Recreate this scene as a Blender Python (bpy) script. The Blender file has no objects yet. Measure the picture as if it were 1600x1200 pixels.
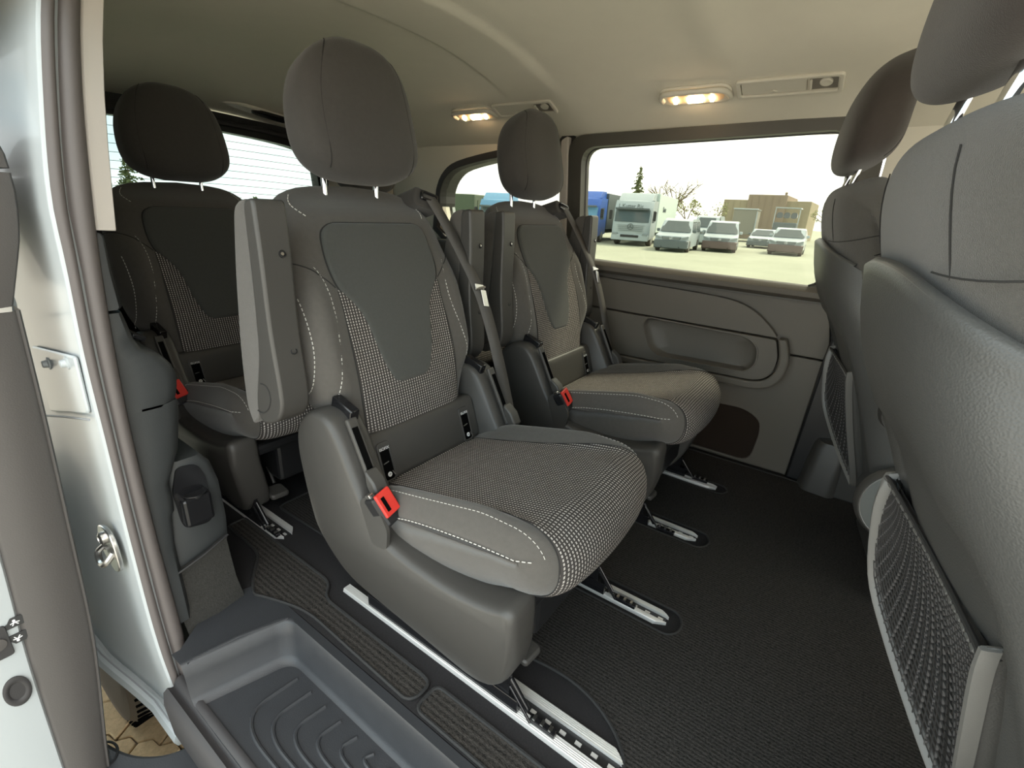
import bpy, bmesh, math, random
from mathutils import Vector, Matrix
random.seed(7)
PI = math.pi
C = bpy.context.scene.collection
SC = bpy.context.scene

# ------------------------------------------------------------------ camera
cam_d = bpy.data.cameras.new('camera')
cam = bpy.data.objects.new('camera', cam_d)
C.objects.link(cam)
SC.camera = cam
cam_d.sensor_width = 36.0
cam_d.lens = 745.0 / 1600.0 * 36.0
cam_d.clip_start = 0.02
cam_d.clip_end = 500
_d = 270.1
_p = math.atan(_d / 745.0)
_psi = math.atan(1150 / math.hypot(745.0, _d))
_roll = math.atan(.052)
_h = Vector((-math.cos(_psi), math.sin(_psi), 0))
_fw = _h * math.cos(_p) - Vector((0, 0, math.sin(_p)))
_u0 = _h * math.sin(_p) + Vector((0, 0, math.cos(_p)))
_r0 = _fw.cross(_u0)
_r = _r0 * math.cos(_roll) + _u0 * math.sin(_roll)
_u = -_r0 * math.sin(_roll) + _u0 * math.cos(_roll)
cam.matrix_world = Matrix(((_r.x, _u.x, -_fw.x, 0), (_r.y, _u.y, -_fw.y, 0), (_r.z, _u.z, -_fw.z, 0.84), (0, 0, 0, 1)))

# ------------------------------------------------------------------ colour management, sky, sun
SC.view_settings.view_transform = 'Standard'
SC.view_settings.look = 'None'
SC.view_settings.gamma = 1
SC.view_settings.use_curve_mapping = False
SC.view_settings.exposure = 2.25

w = bpy.data.worlds.new('sky')
SC.world = w
w.use_nodes = True
nt = w.node_tree
nt.nodes.clear()
out = nt.nodes.new('ShaderNodeOutputWorld')
bg = nt.nodes.new('ShaderNodeBackground')
tc = nt.nodes.new('ShaderNodeTexCoord')
sep = nt.nodes.new('ShaderNodeSeparateXYZ')
nz = nt.nodes.new('ShaderNodeTexNoise')
nz.inputs['Scale'].default_value = 3.0
nz.inputs['Detail'].default_value = 6
mp = nt.nodes.new('ShaderNodeMapping')
mp.inputs['Scale'].default_value = (1, 1, 2.5)
cr = nt.nodes.new('ShaderNodeValToRGB')
cr.color_ramp.elements[0].position = .46
cr.color_ramp.elements[1].position = .60
mr = nt.nodes.new('ShaderNodeMapRange')
mr.inputs['From Min'].default_value = 0.0
mr.inputs['From Max'].default_value = 0.14
mul = nt.nodes.new('ShaderNodeMath'); mul.operation = 'MULTIPLY'
inv = nt.nodes.new('ShaderNodeMath'); inv.operation = 'SUBTRACT'; inv.inputs[0].default_value = 1
mix = nt.nodes.new('ShaderNodeMix'); mix.data_type = 'RGBA'
mix.inputs['A'].default_value = (1.0, 0.98, 0.93, 1)
mix.inputs['B'].default_value = (0.32, 0.50, 0.58, 1)
L = nt.links.new
L(tc.outputs['Generated'], sep.inputs[0])
L(tc.outputs['Generated'], mp.inputs['Vector'])
L(mp.outputs[0], nz.inputs['Vector'])
L(nz.outputs['Fac'], cr.inputs[0])
L(cr.outputs['Color'], inv.inputs[1])
# whiter towards the hazy sun, bluer away from it and higher up
dotn = nt.nodes.new('ShaderNodeVectorMath'); dotn.operation = 'DOT_PRODUCT'
dotn.inputs[1].default_value = (0.30, 0.60, 0.74)
mr2 = nt.nodes.new('ShaderNodeMapRange')
mr2.inputs['From Min'].default_value = 0.50
mr2.inputs['From Max'].default_value = 0.05
mx2 = nt.nodes.new('ShaderNodeMath'); mx2.operation = 'MULTIPLY'
L(tc.outputs['Generated'], dotn.inputs[0])
L(dotn.outputs['Value'], mr2.inputs['Value'])
L(sep.outputs['Z'], mr.inputs['Value'])
L(mr.outputs[0], mx2.inputs[0]); L(mr2.outputs[0], mx2.inputs[1])
L(mx2.outputs[0], mul.inputs[0])
L(inv.outputs[0], mul.inputs[1])
L(mul.outputs[0], mix.inputs['Factor'])
L(mix.outputs['Result'], bg.inputs['Color'])
bg.inputs['Strength'].default_value = 1.0
L(bg.outputs[0], out.inputs[0])

sun_d = bpy.data.lights.new('sun', 'SUN')
sun_d.energy = 2.6
sun_d.angle = math.radians(12)
sun_d.color = (1.0, .93, .8)
sun = bpy.data.objects.new('sun', sun_d)
C.objects.link(sun)
# hazy sun, high, from behind the van and the far side
_sd = Vector((-0.30, -0.60, -0.74)).normalized()
sun.rotation_euler = _sd.to_track_quat('-Z', 'Y').to_euler()

# ------------------------------------------------------------------ materials
def new_mat(name):
    m = bpy.data.materials.new(name)
    m.use_nodes = True
    return m, m.node_tree, m.node_tree.nodes['Principled BSDF']

def srgb(r, g, b):
    f = lambda c: ((c / 255 + .055) / 1.055) ** 2.4 if c / 255 > .04045 else c / 255 / 12.92
    return (f(r), f(g), f(b), 1)

def plain(name, col, rough=.5, metal=0, bump=0, scale=300, var=0.0, spec=.5, sheen=0, vscale=8, kind='noise', coat=0):
    m, t, b = new_mat(name)
    b.inputs['Base Color'].default_value = col
    b.inputs['Roughness'].default_value = rough
    b.inputs['Metallic'].default_value = metal
    b.inputs['Specular IOR Level'].default_value = spec
    b.inputs['Sheen Weight'].default_value = sheen
    b.inputs['Coat Weight'].default_value = coat
    co = t.nodes.new('ShaderNodeTexCoord')
    if var:
        n = t.nodes.new('ShaderNodeTexNoise'); n.inputs['Scale'].default_value = vscale; n.inputs['Detail'].default_value = 5
        t.links.new(co.outputs['Object'], n.inputs['Vector'])
        mx = t.nodes.new('ShaderNodeMix'); mx.data_type = 'RGBA'
        mx.inputs['A'].default_value = tuple(c * (1 - var) for c in col[:3]) + (1,)
        mx.inputs['B'].default_value = tuple(min(1, c * (1 + var)) for c in col[:3]) + (1,)
        t.links.new(n.outputs['Fac'], mx.inputs['Factor'])
        t.links.new(mx.outputs['Result'], b.inputs['Base Color'])
    if bump:
        if kind == 'voronoi':
            n = t.nodes.new('ShaderNodeTexVoronoi'); n.feature = 'SMOOTH_F1'; o = 'Distance'
        else:
            n = t.nodes.new('ShaderNodeTexNoise'); n.inputs['Detail'].default_value = 3; o = 'Fac'
        n.inputs['Scale'].default_value = scale
        t.links.new(co.outputs['Object'], n.inputs['Vector'])
        bp = t.nodes.new('ShaderNodeBump')
        bp.inputs['Strength'].default_value = bump
        bp.inputs['Distance'].default_value = .0015
        t.links.new(n.outputs[o], bp.inputs['Height'])
        t.links.new(bp.outputs[0], b.inputs['Normal'])
    return m

def woven(name, dark, light, pu=.0067, pv=.0058, du=.42, dv=.62):
    """dark cloth with rows of short light dashes, laid out in the cloth's own UVs (metres)"""
    m, t, b = new_mat(name)
    N = t.nodes.new; K = t.links.new
    uv = N('ShaderNodeTexCoord'); sp = N('ShaderNodeSeparateXYZ')
    K(uv.outputs['UV'], sp.inputs[0])
    def mt(op, a, bb):
        n = N('ShaderNodeMath'); n.operation = op
        for i, v in enumerate((a, bb)):
            if v is None: continue
            if isinstance(v, (int, float)): n.inputs[i].default_value = v
            else: K(v, n.inputs[i])
        return n.outputs[0]
    fu = mt('FRACT', mt('MULTIPLY', sp.outputs['X'], 1 / pu), None)
    fv = mt('FRACT', mt('MULTIPLY', sp.outputs['Y'], 1 / pv), None)
    a = mt('MULTIPLY', mt('LESS_THAN', fu, du), mt('LESS_THAN', fv, dv))
    n = N('ShaderNodeTexNoise'); n.inputs['Scale'].default_value = 60
    K(uv.outputs['UV'], n.inputs['Vector'])
    fac = mt('MULTIPLY', a, mt('ADD', mt('MULTIPLY', n.outputs['Fac'], .6), .55))
    mx = N('ShaderNodeMix'); mx.data_type = 'RGBA'
    mx.inputs['A'].default_value = dark; mx.inputs['B'].default_value = light
    K(fac, mx.inputs['Factor']); K(mx.outputs['Result'], b.inputs['Base Color'])
    bp = N('ShaderNodeBump'); bp.inputs['Distance'].default_value = .001; bp.inputs['Strength'].default_value = .5
    K(a, bp.inputs['Height']); K(bp.outputs[0], b.inputs['Normal'])
    b.inputs['Roughness'].default_value = .9
    b.inputs['Specular IOR Level'].default_value = .15
    return m

def ribbed(name, col, col2, pitch=.006, axis='Y'):
    m, t, b = new_mat(name)
    N = t.nodes.new; K = t.links.new
    co = N('ShaderNodeTexCoord'); sp = N('ShaderNodeSeparateXYZ'); K(co.outputs['Object'], sp.inputs[0])
    s = N('ShaderNodeMath'); s.operation = 'MULTIPLY'; s.inputs[1].default_value = 2 * PI / pitch
    nz = N('ShaderNodeTexNoise'); nz.inputs['Scale'].default_value = 500; nz.inputs['Detail'].default_value = 4
    st = N('ShaderNodeMapping'); st.inputs['Scale'].default_value = (.45, 1, 1)
    K(co.outputs['Object'], st.inputs['Vector']); K(co.outputs['Object'], nz.inputs['Vector'])
    n2 = N('ShaderNodeTexNoise'); n2.inputs['Scale'].default_value = 420; n2.inputs['Detail'].default_value = 3
    K(st.outputs[0], n2.inputs['Vector'])
    K(sp.outputs[axis], s.inputs[0])
    sn = N('ShaderNodeMath'); sn.operation = 'SINE'; K(s.outputs[0], sn.inputs[0])
    ad = N('ShaderNodeMath'); ad.operation = 'MULTIPLY_ADD'; ad.inputs[1].default_value = .15
    K(sn.outputs[0], ad.inputs[0]); K(n2.outputs['Fac'], ad.inputs[2])
    mu = N('ShaderNodeMath'); mu.operation = 'MULTIPLY_ADD'; mu.inputs[1].default_value = 1.0; 
    K(nz.outputs['Fac'], mu.inputs[0]); K(ad.outputs[0], mu.inputs[2])
    r = N('ShaderNodeMapRange'); r.inputs['From Min'].default_value = .62; r.inputs['From Max'].default_value = 1.40
    K(mu.outputs[0], r.inputs['Value'])
    mx = N('ShaderNodeMix'); mx.data_type = 'RGBA'; mx.inputs['A'].default_value = col; mx.inputs['B'].default_value = col2
    K(r.outputs[0], mx.inputs['Factor']); K(mx.outputs['Result'], b.inputs['Base Color'])
    bp = N('ShaderNodeBump'); bp.inputs['Distance'].default_value = .002; bp.inputs['Strength'].default_value = .8
    K(mu.outputs[0], bp.inputs['Height']); K(bp.outputs[0], b.inputs['Normal'])
    b.inputs['Roughness'].default_value = .95
    b.inputs['Specular IOR Level'].default_value = .1
    return m

def glass(name, tint):
    m = bpy.data.materials.new(name); m.use_nodes = True
    t = m.node_tree; t.nodes.clear()
    o = t.nodes.new('ShaderNodeOutputMaterial'); mx = t.nodes.new('ShaderNodeMixShader')
    tr = t.nodes.new('ShaderNodeBsdfTransparent'); gl = t.nodes.new('ShaderNodeBsdfGlossy')
    fr = t.nodes.new('ShaderNodeFresnel'); fr.inputs['IOR'].default_value = 1.3
    tr.inputs[0].default_value = tint; gl.inputs['Roughness'].default_value = .02
    t.links.new(fr.outputs[0], mx.inputs[0]); t.links.new(tr.outputs[0], mx.inputs[1]); t.links.new(gl.outputs[0], mx.inputs[2])
    t.links.new(mx.outputs[0], o.inputs[0])
    return m

def emit(name, col, s):
    m, t, b = new_mat(name)
    b.inputs['Base Color'].default_value = col
    b.inputs['Emission Color'].default_value = col
    b.inputs['Emission Strength'].default_value = s
    return m

M = {}
M['fabric'] = plain('seat_fabric', (.084, .077, .069, 1), .92, bump=.5, scale=900, var=.12, vscale=120, spec=.15, sheen=.25)
M['fabric_front'] = plain('front_seat_fabric', (.080, .075, .068, 1), .95, bump=.7, scale=1500, var=.22, vscale=420, spec=.12, sheen=.3)
M['fabric_dark'] = plain('headrest_fabric', (.055, .051, .047, 1), .92, bump=.4, scale=900, var=.1, vscale=120, spec=.15, sheen=.2)
M['fabric_panel'] = plain('centre_fabric', (.066, .067, .062, 1), .9, bump=.3, scale=1200, var=.1, vscale=200, spec=.15, sheen=.2)
M['woven'] = woven('dashed_fabric', (.050, .045, .042, 1), (.50, .46, .43, 1), du=.38)
M['stitch'] = plain('stitching', (.55, .53, .49, 1), .8)
M['seam'] = plain('seam', (.02, .019, .018, 1), .9)
M['plastic'] = plain('grey_plastic', (.054, .051, .047, 1), .42, bump=.15, scale=700, spec=.45)
M['plastic_warm'] = plain('door_panel_plastic', (.118, .105, .087, 1), .5, bump=.15, scale=700, spec=.4)
M['plastic_blue'] = plain('step_plastic', (.034, .036, .040, 1), .42, bump=.25, scale=450, var=.12, vscale=30, spec=.45)
M['plastic_shell'] = plain('shell_plastic', (.070, .069, .066, 1), .45, bump=.22, scale=620, spec=.45, kind='voronoi')
M['black'] = plain('black_plastic', (.012, .012, .013, 1), .4)
M['gloss'] = plain('gloss_black', (.01, .01, .011, 1), .15)
M['hole'] = plain('dark_cavity', (.004, .004, .004, 1), .9, spec=0)
M['rubber'] = plain('rubber_seal', (.105, .092, .088, 1), .55, spec=.35, bump=.1, scale=300)
M['rubber_dark'] = plain('dark_rubber', (.035, .033, .034, 1), .6)
M['door_trim'] = plain('door_edge_trim', (.075, .068, .064, 1), .6, bump=.2, scale=500)
M['white'] = plain('white_paint', (.42, .45, .46, 1), .42, var=.03, vscale=4, coat=.08)
M['beige'] = plain('beige_trim', (.50, .46, .42, 1), .6)
M['head'] = plain('headliner_cloth', (.72, .68, .58, 1), .95, bump=.25, scale=500, spec=.1, var=.03, vscale=20)
M['head_plastic'] = plain('headliner_plastic', (.66, .62, .53, 1), .5)
M['alu'] = plain('aluminium_rail', (.72, .71, .69, 1), .38, metal=.45, var=.05, vscale=60)
M['steel'] = plain('steel', (.55, .54, .52, 1), .3, metal=1)
M['chrome'] = plain('chrome', (.85, .85, .85, 1), .08, metal=1)
M['red'] = plain('red_plastic', (.58, .035, .025, 1), .35)
M['belt'] = plain('belt_webbing', (.075, .070, .065, 1), .75, bump=.4, scale=1200)
M['print'] = plain('white_print', (.8, .8, .8, 1), .6)
M['print_dark'] = plain('dark_print', (.03, .03, .03, 1), .6)
M['mat'] = ribbed('ribbed_mat', (.010, .0095, .009, 1), (.060, .056, .052, 1), .0075)
M['strip'] = ribbed('strip_mat', (.010, .0095, .009, 1), (.068, .062, .056, 1), .0105)
M['carpet'] = plain('floor_carpet', (.026, .025, .026, 1), .95, bump=.6, scale=900, var=.3, vscale=300, spec=.1)
M['carpet_wall'] = plain('wall_carpet', (.038, .037, .034, 1), .95, bump=.9, scale=350, var=.35, vscale=200, spec=.1)
M['rear_carpet'] = plain('recess_carpet', (.030, .022, .017, 1), .95, bump=.5, scale=700, spec=.1)
M['binding'] = plain('mat_binding', (.020, .020, .020, 1), .8, bump=.8, scale=400)
M['glass'] = glass('window_glass', (.62, .63, .58, 1))
M['glass_rear'] = glass('rear_glass', (.50, .55, .54, 1))
M['lamp'] = emit('lit_lens', (1, .72, .42, 1), 9)
M['lens'] = plain('lamp_lens', (.75, .55, .35, 1), .2)
M['stone'] = plain('sandstone_paver', (.55, .40, .23, 1), .9, bump=1, scale=120, var=.35, vscale=90)
M['apron'] = plain('paved_apron_stone', (.43, .40, .345, 1), .9, var=.2, vscale=6)
M['joint'] = plain('paver_joint', (.12, .09, .06, 1), .95)
M['asphalt'] = plain('yard_asphalt', (.30, .31, .24, 1), .9, var=.22, vscale=.5, spec=.2)
M['tyre'] = plain('tyre_rubber', (.085, .072, .058, 1), .8, bump=.5, scale=150)
M['rim'] = plain('wheel_rim', (.35, .36, .37, 1), .35, metal=.8)
M['net'] = plain('net_cord', (.028, .026, .025, 1), .8)
M['net_back'] = plain('net_elastic', (.095, .09, .09, 1), .8)
M['pocket'] = plain('pocket_frame', (.13, .127, .12, 1), .42, bump=.1, scale=700)
M['disc'] = plain('recliner_cover', (.10, .105, .10, 1), .45, bump=.1, scale=700)

# ------------------------------------------------------------------ mesh helpers
def thing(name, label, cat, loc=(0, 0, 0), rz=0, group=None):
    o = bpy.data.objects.new(name, None)
    o.empty_display_size = .1
    C.objects.link(o)
    o.location = loc
    o.rotation_euler = (0, 0, rz)
    o['label'] = label; o['category'] = cat
    if group: o['group'] = group
    return o

def tag(o, label, cat, group=None):
    o['label'] = label; o['category'] = cat
    if group: o['group'] = group
    return o

def obj(name, verts, faces, mat, parent=None, smooth=True, bevel=0, subsurf=0, uvs=None, mats=None, solid=0, seg=2, auto=None):
    me = bpy.data.meshes.new(name)
    me.from_pydata([tuple(v) for v in verts], [], faces)
    me.materials.append(mat)
    if uvs:
        ul = me.uv_layers.new(name='UVMap')
        for lp in me.loops:
            ul.data[lp.index].uv = uvs[lp.vertex_index]
    if smooth:
        for p in me.polygons: p.use_smooth = True
    me.update()
    o = bpy.data.objects.new(name, me)
    C.objects.link(o)
    if parent is not None: o.parent = parent
    if solid:
        s = o.modifiers.new('solid', 'SOLIDIFY'); s.thickness = solid; s.offset = -1
    if bevel:
        b = o.modifiers.new('bevel', 'BEVEL'); b.width = bevel; b.segments = seg; b.limit_method = 'ANGLE'; b.angle_limit = math.radians(35)
        b.harden_normals = False
    if subsurf:
        s = o.modifiers.new('sub', 'SUBSURF'); s.levels = subsurf; s.render_levels = subsurf
    if smooth and auto is not False and not subsurf:
        try:
            me.set_sharp_from_angle(angle=math.radians(auto or 40))
        except Exception: pass
    return o

def structure(o):
    o['kind'] = 'structure'
    return o

class MB:
    """collects simple solids into one mesh"""
    def __init__(s): s.v = []; s.f = []
    def add(s, vs, fs):
        n = len(s.v); s.v += [Vector(v) for v in vs]; s.f += [tuple(i + n for i in f) for f in fs]
        return s
    def box(s, c, d, rot=None):
        x, y, z = d[0] / 2, d[1] / 2, d[2] / 2
        vs = [Vector((a, b, e)) for a in (-x, x) for b in (-y, y) for e in (-z, z)]
        if rot is not None: vs = [rot @ v for v in vs]
        vs = [v + Vector(c) for v in vs]
        return s.add(vs, [(0, 1, 3, 2), (4, 6, 7, 5), (0, 4, 5, 1), (2, 3, 7, 6), (0, 2, 6, 4), (1, 5, 7, 3)])
    def prism(s, poly, to3, a, b):
        """poly of (p,q); to3(p,q,h)->3d ; from height a to b"""
        n = len(poly)
        vs = [to3(p, q, a) for p, q in poly] + [to3(p, q, b) for p, q in poly]
        fs = [tuple(range(n))[::-1], tuple(range(n, 2 * n))] + [(i, (i + 1) % n, n + (i + 1) % n, n + i) for i in range(n)]
        return s.add(vs, fs)
    def tube(s, pts, r, n=8, cap=True):
        pts = [Vector(p) for p in pts]
        rr = r if isinstance(r, (list, tuple)) else [r] * len(pts)
        base = len(s.v); up = None
        for i, p in enumerate(pts):
            t = (pts[min(i + 1, len(pts) - 1)] - pts[max(i - 1, 0)])
            if t.length < 1e-9: t = Vector((0, 0, 1))
            t.normalize()
            if up is None:
                up = t.orthogonal().normalized()
            up = (up - t * up.dot(t))
            if up.length < 1e-6: up = t.orthogonal()
            up.normalize(); sd = t.cross(up)
            for k in range(n):
                a = 2 * PI * k / n
                s.v.append(p + (up * math.cos(a) + sd * math.sin(a)) * rr[i])
        for i in range(len(pts) - 1):
            for k in range(n):
                s.f.append((base + i * n + k, base + i * n + (k + 1) % n, base + (i + 1) * n + (k + 1) % n, base + (i + 1) * n + k))
        if cap:
            s.f.append(tuple(base + k for k in range(n))[::-1])
            e = base + (len(pts) - 1) * n
            s.f.append(tuple(e + k for k in range(n)))
        return s
    def lathe(s, prof, c, axis, n=24):
        """prof list of (r,h) around axis vector through c"""
        ax = Vector(axis).normalized(); u = ax.orthogonal().normalized(); w_ = ax.cross(u)
        base = len(s.v); c = Vector(c)
        for r, h in prof:
            for k in range(n):
                a = 2 * PI * k / n
                s.v.append(c + ax * h + (u * math.cos(a) + w_ * math.sin(a)) * r)
        for i in range(len(prof) - 1):
            for k in range(n):
                s.f.append((base + i * n + k, base + i * n + (k + 1) % n, base + (i + 1) * n + (k + 1) % n, base + (i + 1) * n + k))
        s.f.append(tuple(base + k for k in range(n))[::-1])
        e = base + (len(prof) - 1) * n
        s.f.append(tuple(e + k for k in range(n)))
        return s
    def build(s, name, mat, parent=None, **k):
        return obj(name, s.v, s.f, mat, parent, **k)

def grid(rows, close_u=False):
    """rows: list of equal-length lists of points -> verts, faces"""
    n = len(rows[0]); v = [p for r in rows for p in r]; f = []
    for i in range(len(rows) - 1):
        for k in range(n if close_u else n - 1):
            k2 = (k + 1) % n
            f.append((i * n + k, i * n + k2, (i + 1) * n + k2, (i + 1) * n + k))
    return v, f

def xz(p, q, h): return Vector((p, h, q))
def yz(p, q, h): return Vector((h, p, q))
def xy(p, q, h): return Vector((p, q, h))

def catmull(pts, k=6, closed=False):
    pts = [Vector(p) for p in pts]; n = len(pts); o = []
    rng = range(n) if closed else range(n - 1)
    for i in rng:
        if closed: a, b, c, d = pts[(i - 1) % n], pts[i], pts[(i + 1) % n], pts[(i + 2) % n]
        else: a, b, c, d = pts[max(i - 1, 0)], pts[i], pts[i + 1], pts[min(i + 2, n - 1)]
        for j in range(k):
            t = j / k
            o.append(.5 * ((2 * b) + (c - a) * t + (2 * a - 5 * b + 4 * c - d) * t * t + (3 * b - a - 3 * c + d) * t ** 3))
    if not closed: o.append(pts[-1])
    return o

def smooth_poly(pts, k=5):
    return [(p.x, p.y) for p in catmull([Vector((a, b, 0)) for a, b in pts], k, True)]

def round_poly(pts, r, k=5):
    """polygon with rounded corners; r scalar or list"""
    n = len(pts); o = []
    for i in range(n):
        a, b, c = Vector(pts[i - 1]), Vector(pts[i]), Vector(pts[(i + 1) % n])
        rr = r[i] if isinstance(r, (list, tuple)) else r
        d1 = min(rr, (a - b).length * .48); d2 = min(rr, (c - b).length * .48)
        p1 = b + (a - b).normalized() * d1; p2 = b + (c - b).normalized() * d2
        if rr <= 0: o.append((b.x, b.y)); continue
        for j in range(k + 1):
            t = j / k
            q = p1 * (1 - t) ** 2 + b * 2 * t * (1 - t) + p2 * t * t
            o.append((q.x, q.y))
    return o

def lerp_tab(tab, x):
    if x <= tab[0][0]: return tab[0][1]
    for (a, b), (c, d) in zip(tab, tab[1:]):
        if x <= c:
            t = (x - a) / (c - a)
            return b + (d - b) * t
    return tab[-1][1]

def smooth_tab(tab, x):
    if x <= tab[0][0]: return tab[0][1]
    for i in range(len(tab) - 1):
        a, b = tab[i]; c, d = tab[i + 1]
        if x <= c:
            t = (x - a) / (c - a)
            m0 = (d - tab[i - 1][1]) / (c - tab[i - 1][0]) if i > 0 else (d - b) / (c - a)
            m1 = (tab[i + 2][1] - b) / (tab[i + 2][0] - a) if i + 2 < len(tab) else (d - b) / (c - a)
            h = c - a
            return (2*t**3-3*t*t+1)*b + (t**3-2*t*t+t)*h*m0 + (-2*t**3+3*t*t)*d + (t**3-t*t)*h*m1
    return tab[-1][1]

def normal_at(S, u, v, e=1e-4):
    a = S(u + e, v) - S(u - e, v); b = S(u, v + e) - S(u, v - e)
    n = a.cross(b)
    return n.normalized() if n.length > 1e-14 else Vector((0, 0, 1))

def patch(S, vs, ul, ur, off, puff, pw, nu=28, sgn=1):
    """cloth panel lying on surface S: rows v, from ul(v) to ur(v), pillowed; skirts sink in"""
    rows = []; uvs = []
    v0, v1 = vs[0], vs[-1]
    for v in vs:
        a, b = ul(v), ur(v); row = []
        for i in range(nu + 1):
            t = .5 - .5 * math.cos(PI * i / nu)
            t = .6 * t + .4 * i / nu
            u = a + (b - a) * t
            d = min(u - a, b - u, v - v0, v1 - v)
            k = max(0, min(1, d / pw)); k = math.sqrt(max(0, 1 - (1 - k) ** 2))
            row.append(S(u, v) + normal_at(S, u, v) * sgn * (off + puff * k))
            uvs.append((u + 1, v + 1))
        rows.append(row)
    return grid(rows) + (uvs,)

def stitches(pts, seg=.0055, gap=.0035, r=.0009, thread=None):
    """short stitches along a polyline"""
    mb = MB(); L_ = 0; pts = [Vector(p) for p in pts]
    d = 0; acc = []; on = True; need = seg; cur = [pts[0]]
    for a, b in zip(pts, pts[1:]):
        l = (b - a).length; pos = 0
        if l < 1e-7: continue
        while l - pos > need:
            pos += need; q = a + (b - a) * (pos / l)
            if on:
                cur.append(q); mb.tube([cur[0], cur[-1]], r, 5); cur = []
                on = False; need = gap
            else:
                cur = [q]; on = True; need = seg
        need -= (l - pos)
    return mb

def text(name, body, mat, parent, loc, xdir, ydir, size, depth=.0004, align='CENTER', shear=0, bold=0):
    cu = bpy.data.curves.new(name, 'FONT')
    cu.body = body; cu.size = size; cu.extrude = depth; cu.align_x = align; cu.align_y = 'CENTER'; cu.shear = shear
    cu.offset = bold
    cu.resolution_u = 3
    tmp = bpy.data.objects.new(name, cu); C.objects.link(tmp)
    dg = bpy.context.evaluated_depsgraph_get()
    me = bpy.data.meshes.new_from_object(tmp.evaluated_get(dg))
    bpy.data.objects.remove(tmp)
    me.name = name
    x = Vector(xdir).normalized(); y = Vector(ydir); y = (y - x * y.dot(x)).normalized(); z = x.cross(y)
    mt = Matrix(((x.x, y.x, z.x, loc[0]), (x.y, y.y, z.y, loc[1]), (x.z, y.z, z.z, loc[2]), (0, 0, 0, 1)))
    me.transform(mt)
    me.materials.clear(); me.materials.append(mat)
    o = bpy.data.objects.new(name, me); C.objects.link(o)
    if parent is not None: o.parent = parent
    return o

def dup(o, parent=None, skip=()):
    c = o.copy(); C.objects.link(c)
    if parent is not None:
        c.parent = parent; c.matrix_parent_inverse = o.matrix_parent_inverse.copy()
    for ch in [x for x in KIDS.get(o.name, [])]:
        if ch.name.split('.')[0] in skip or ch in skip: continue
        dup(ch, c, skip)
    return c
KIDS = {}
def index_kids():
    KIDS.clear()
    for o in bpy.data.objects:
        if o.parent: KIDS.setdefault(o.parent.name, []).append(o)

# ================================================================== SETTING
def plate(name, outer, holes, to3, h0, h1, mat, parent=None, bevel=0.0, smooth=False, seg=2):
    """flat plate with holes; front face at h0, back at h1"""
    bm = bmesh.new()
    loops = [outer] + list(holes)
    def layer(h):
        edges = []; vl = []
        for lp in loops:
            vs = [bm.verts.new(to3(p, q, h)) for p, q in lp]
            es = [bm.edges.new((vs[i], vs[(i + 1) % len(vs)])) for i in range(len(vs))]
            edges += es; vl.append(vs)
        bmesh.ops.triangle_fill(bm, edges=edges, use_beauty=True, use_dissolve=False)
        return vl
    a = layer(h0); b = layer(h1)
    for va, vb in zip(a, b):
        n = len(va)
        for i in range(n):
            try: bm.faces.new((va[i], va[(i + 1) % n], vb[(i + 1) % n], vb[i]))
            except Exception: pass
    bmesh.ops.recalc_face_normals(bm, faces=bm.faces)
    me = bpy.data.meshes.new(name); bm.to_mesh(me); bm.free()
    me.materials.append(mat)
    o = bpy.data.objects.new(name, me); C.objects.link(o)
    if parent is not None: o.parent = parent
    if bevel:
        m = o.modifiers.new('bevel', 'BEVEL'); m.width = bevel; m.segments = seg; m.limit_method = 'ANGLE'; m.angle_limit = math.radians(60)
    return o

def sst(a, b, x):
    t = max(0, min(1, (x - a) / (b - a))); return t * t * (3 - 2 * t)

# ---- floor
fl = MB()
fl.prism([(-2.6, .34), (-.93, .34), (-.90, .40), (-.80, .405), (.62, .405), (.62, .2), (2.2, .2), (2.2, 1.86), (-2.6, 1.86)], xy, -.12, 0)
floor = structure(fl.build('floor', M['carpet'], smooth=False))

# ---- ceiling (headliner)
def ceil_z(x, y):
    t = abs(y - 1.0)
    z = 1.295 - .17 * (t / .75) ** 2.5
    z -= .115 * sst(-1.75, -2.45, x) * (1 - .3 * (t / .8) ** 2)
    k = 1 - sst(.42, .60, t)
    z -= .010 * (sst(-1.17, -1.135, x) - sst(-.965, -.92, x)) * k
    z -= .008 * (sst(-.47, -.445, x) - sst(-.40, -.34, x)) * k
    return z
xs = [-2.5 + .03 * i for i in range(int(4.6 / .03))]
xs = sorted(set([round(x, 3) for x in xs] + [-1.17 + .007 * i for i in range(6)] + [-.965 + .009 * i for i in range(6)]))
ys = [.20 + 1.6 * (.5 - .5 * math.cos(PI * i / 40)) for i in range(41)]
v, f = grid([[Vector((x, y, ceil_z(x, y))) for y in ys] for x in xs])
ceiling = structure(obj('ceiling', v, f, M['head'], auto=False))
s_ = ceiling.modifiers.new('solid', 'SOLIDIFY'); s_.thickness = .05; s_.offset = 0 - 1
# outer roof skin
v, f = grid([[Vector((x, y, 1.36 - .12 * (abs(y - 1) / .85) ** 3)) for y in [.12 + 1.76 * i / 24 for i in range(25)]] for x in (-2.6, -1, 0, 2.3)])
structure(obj('trim_1', v, f, M['white'], solid=.02))

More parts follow.
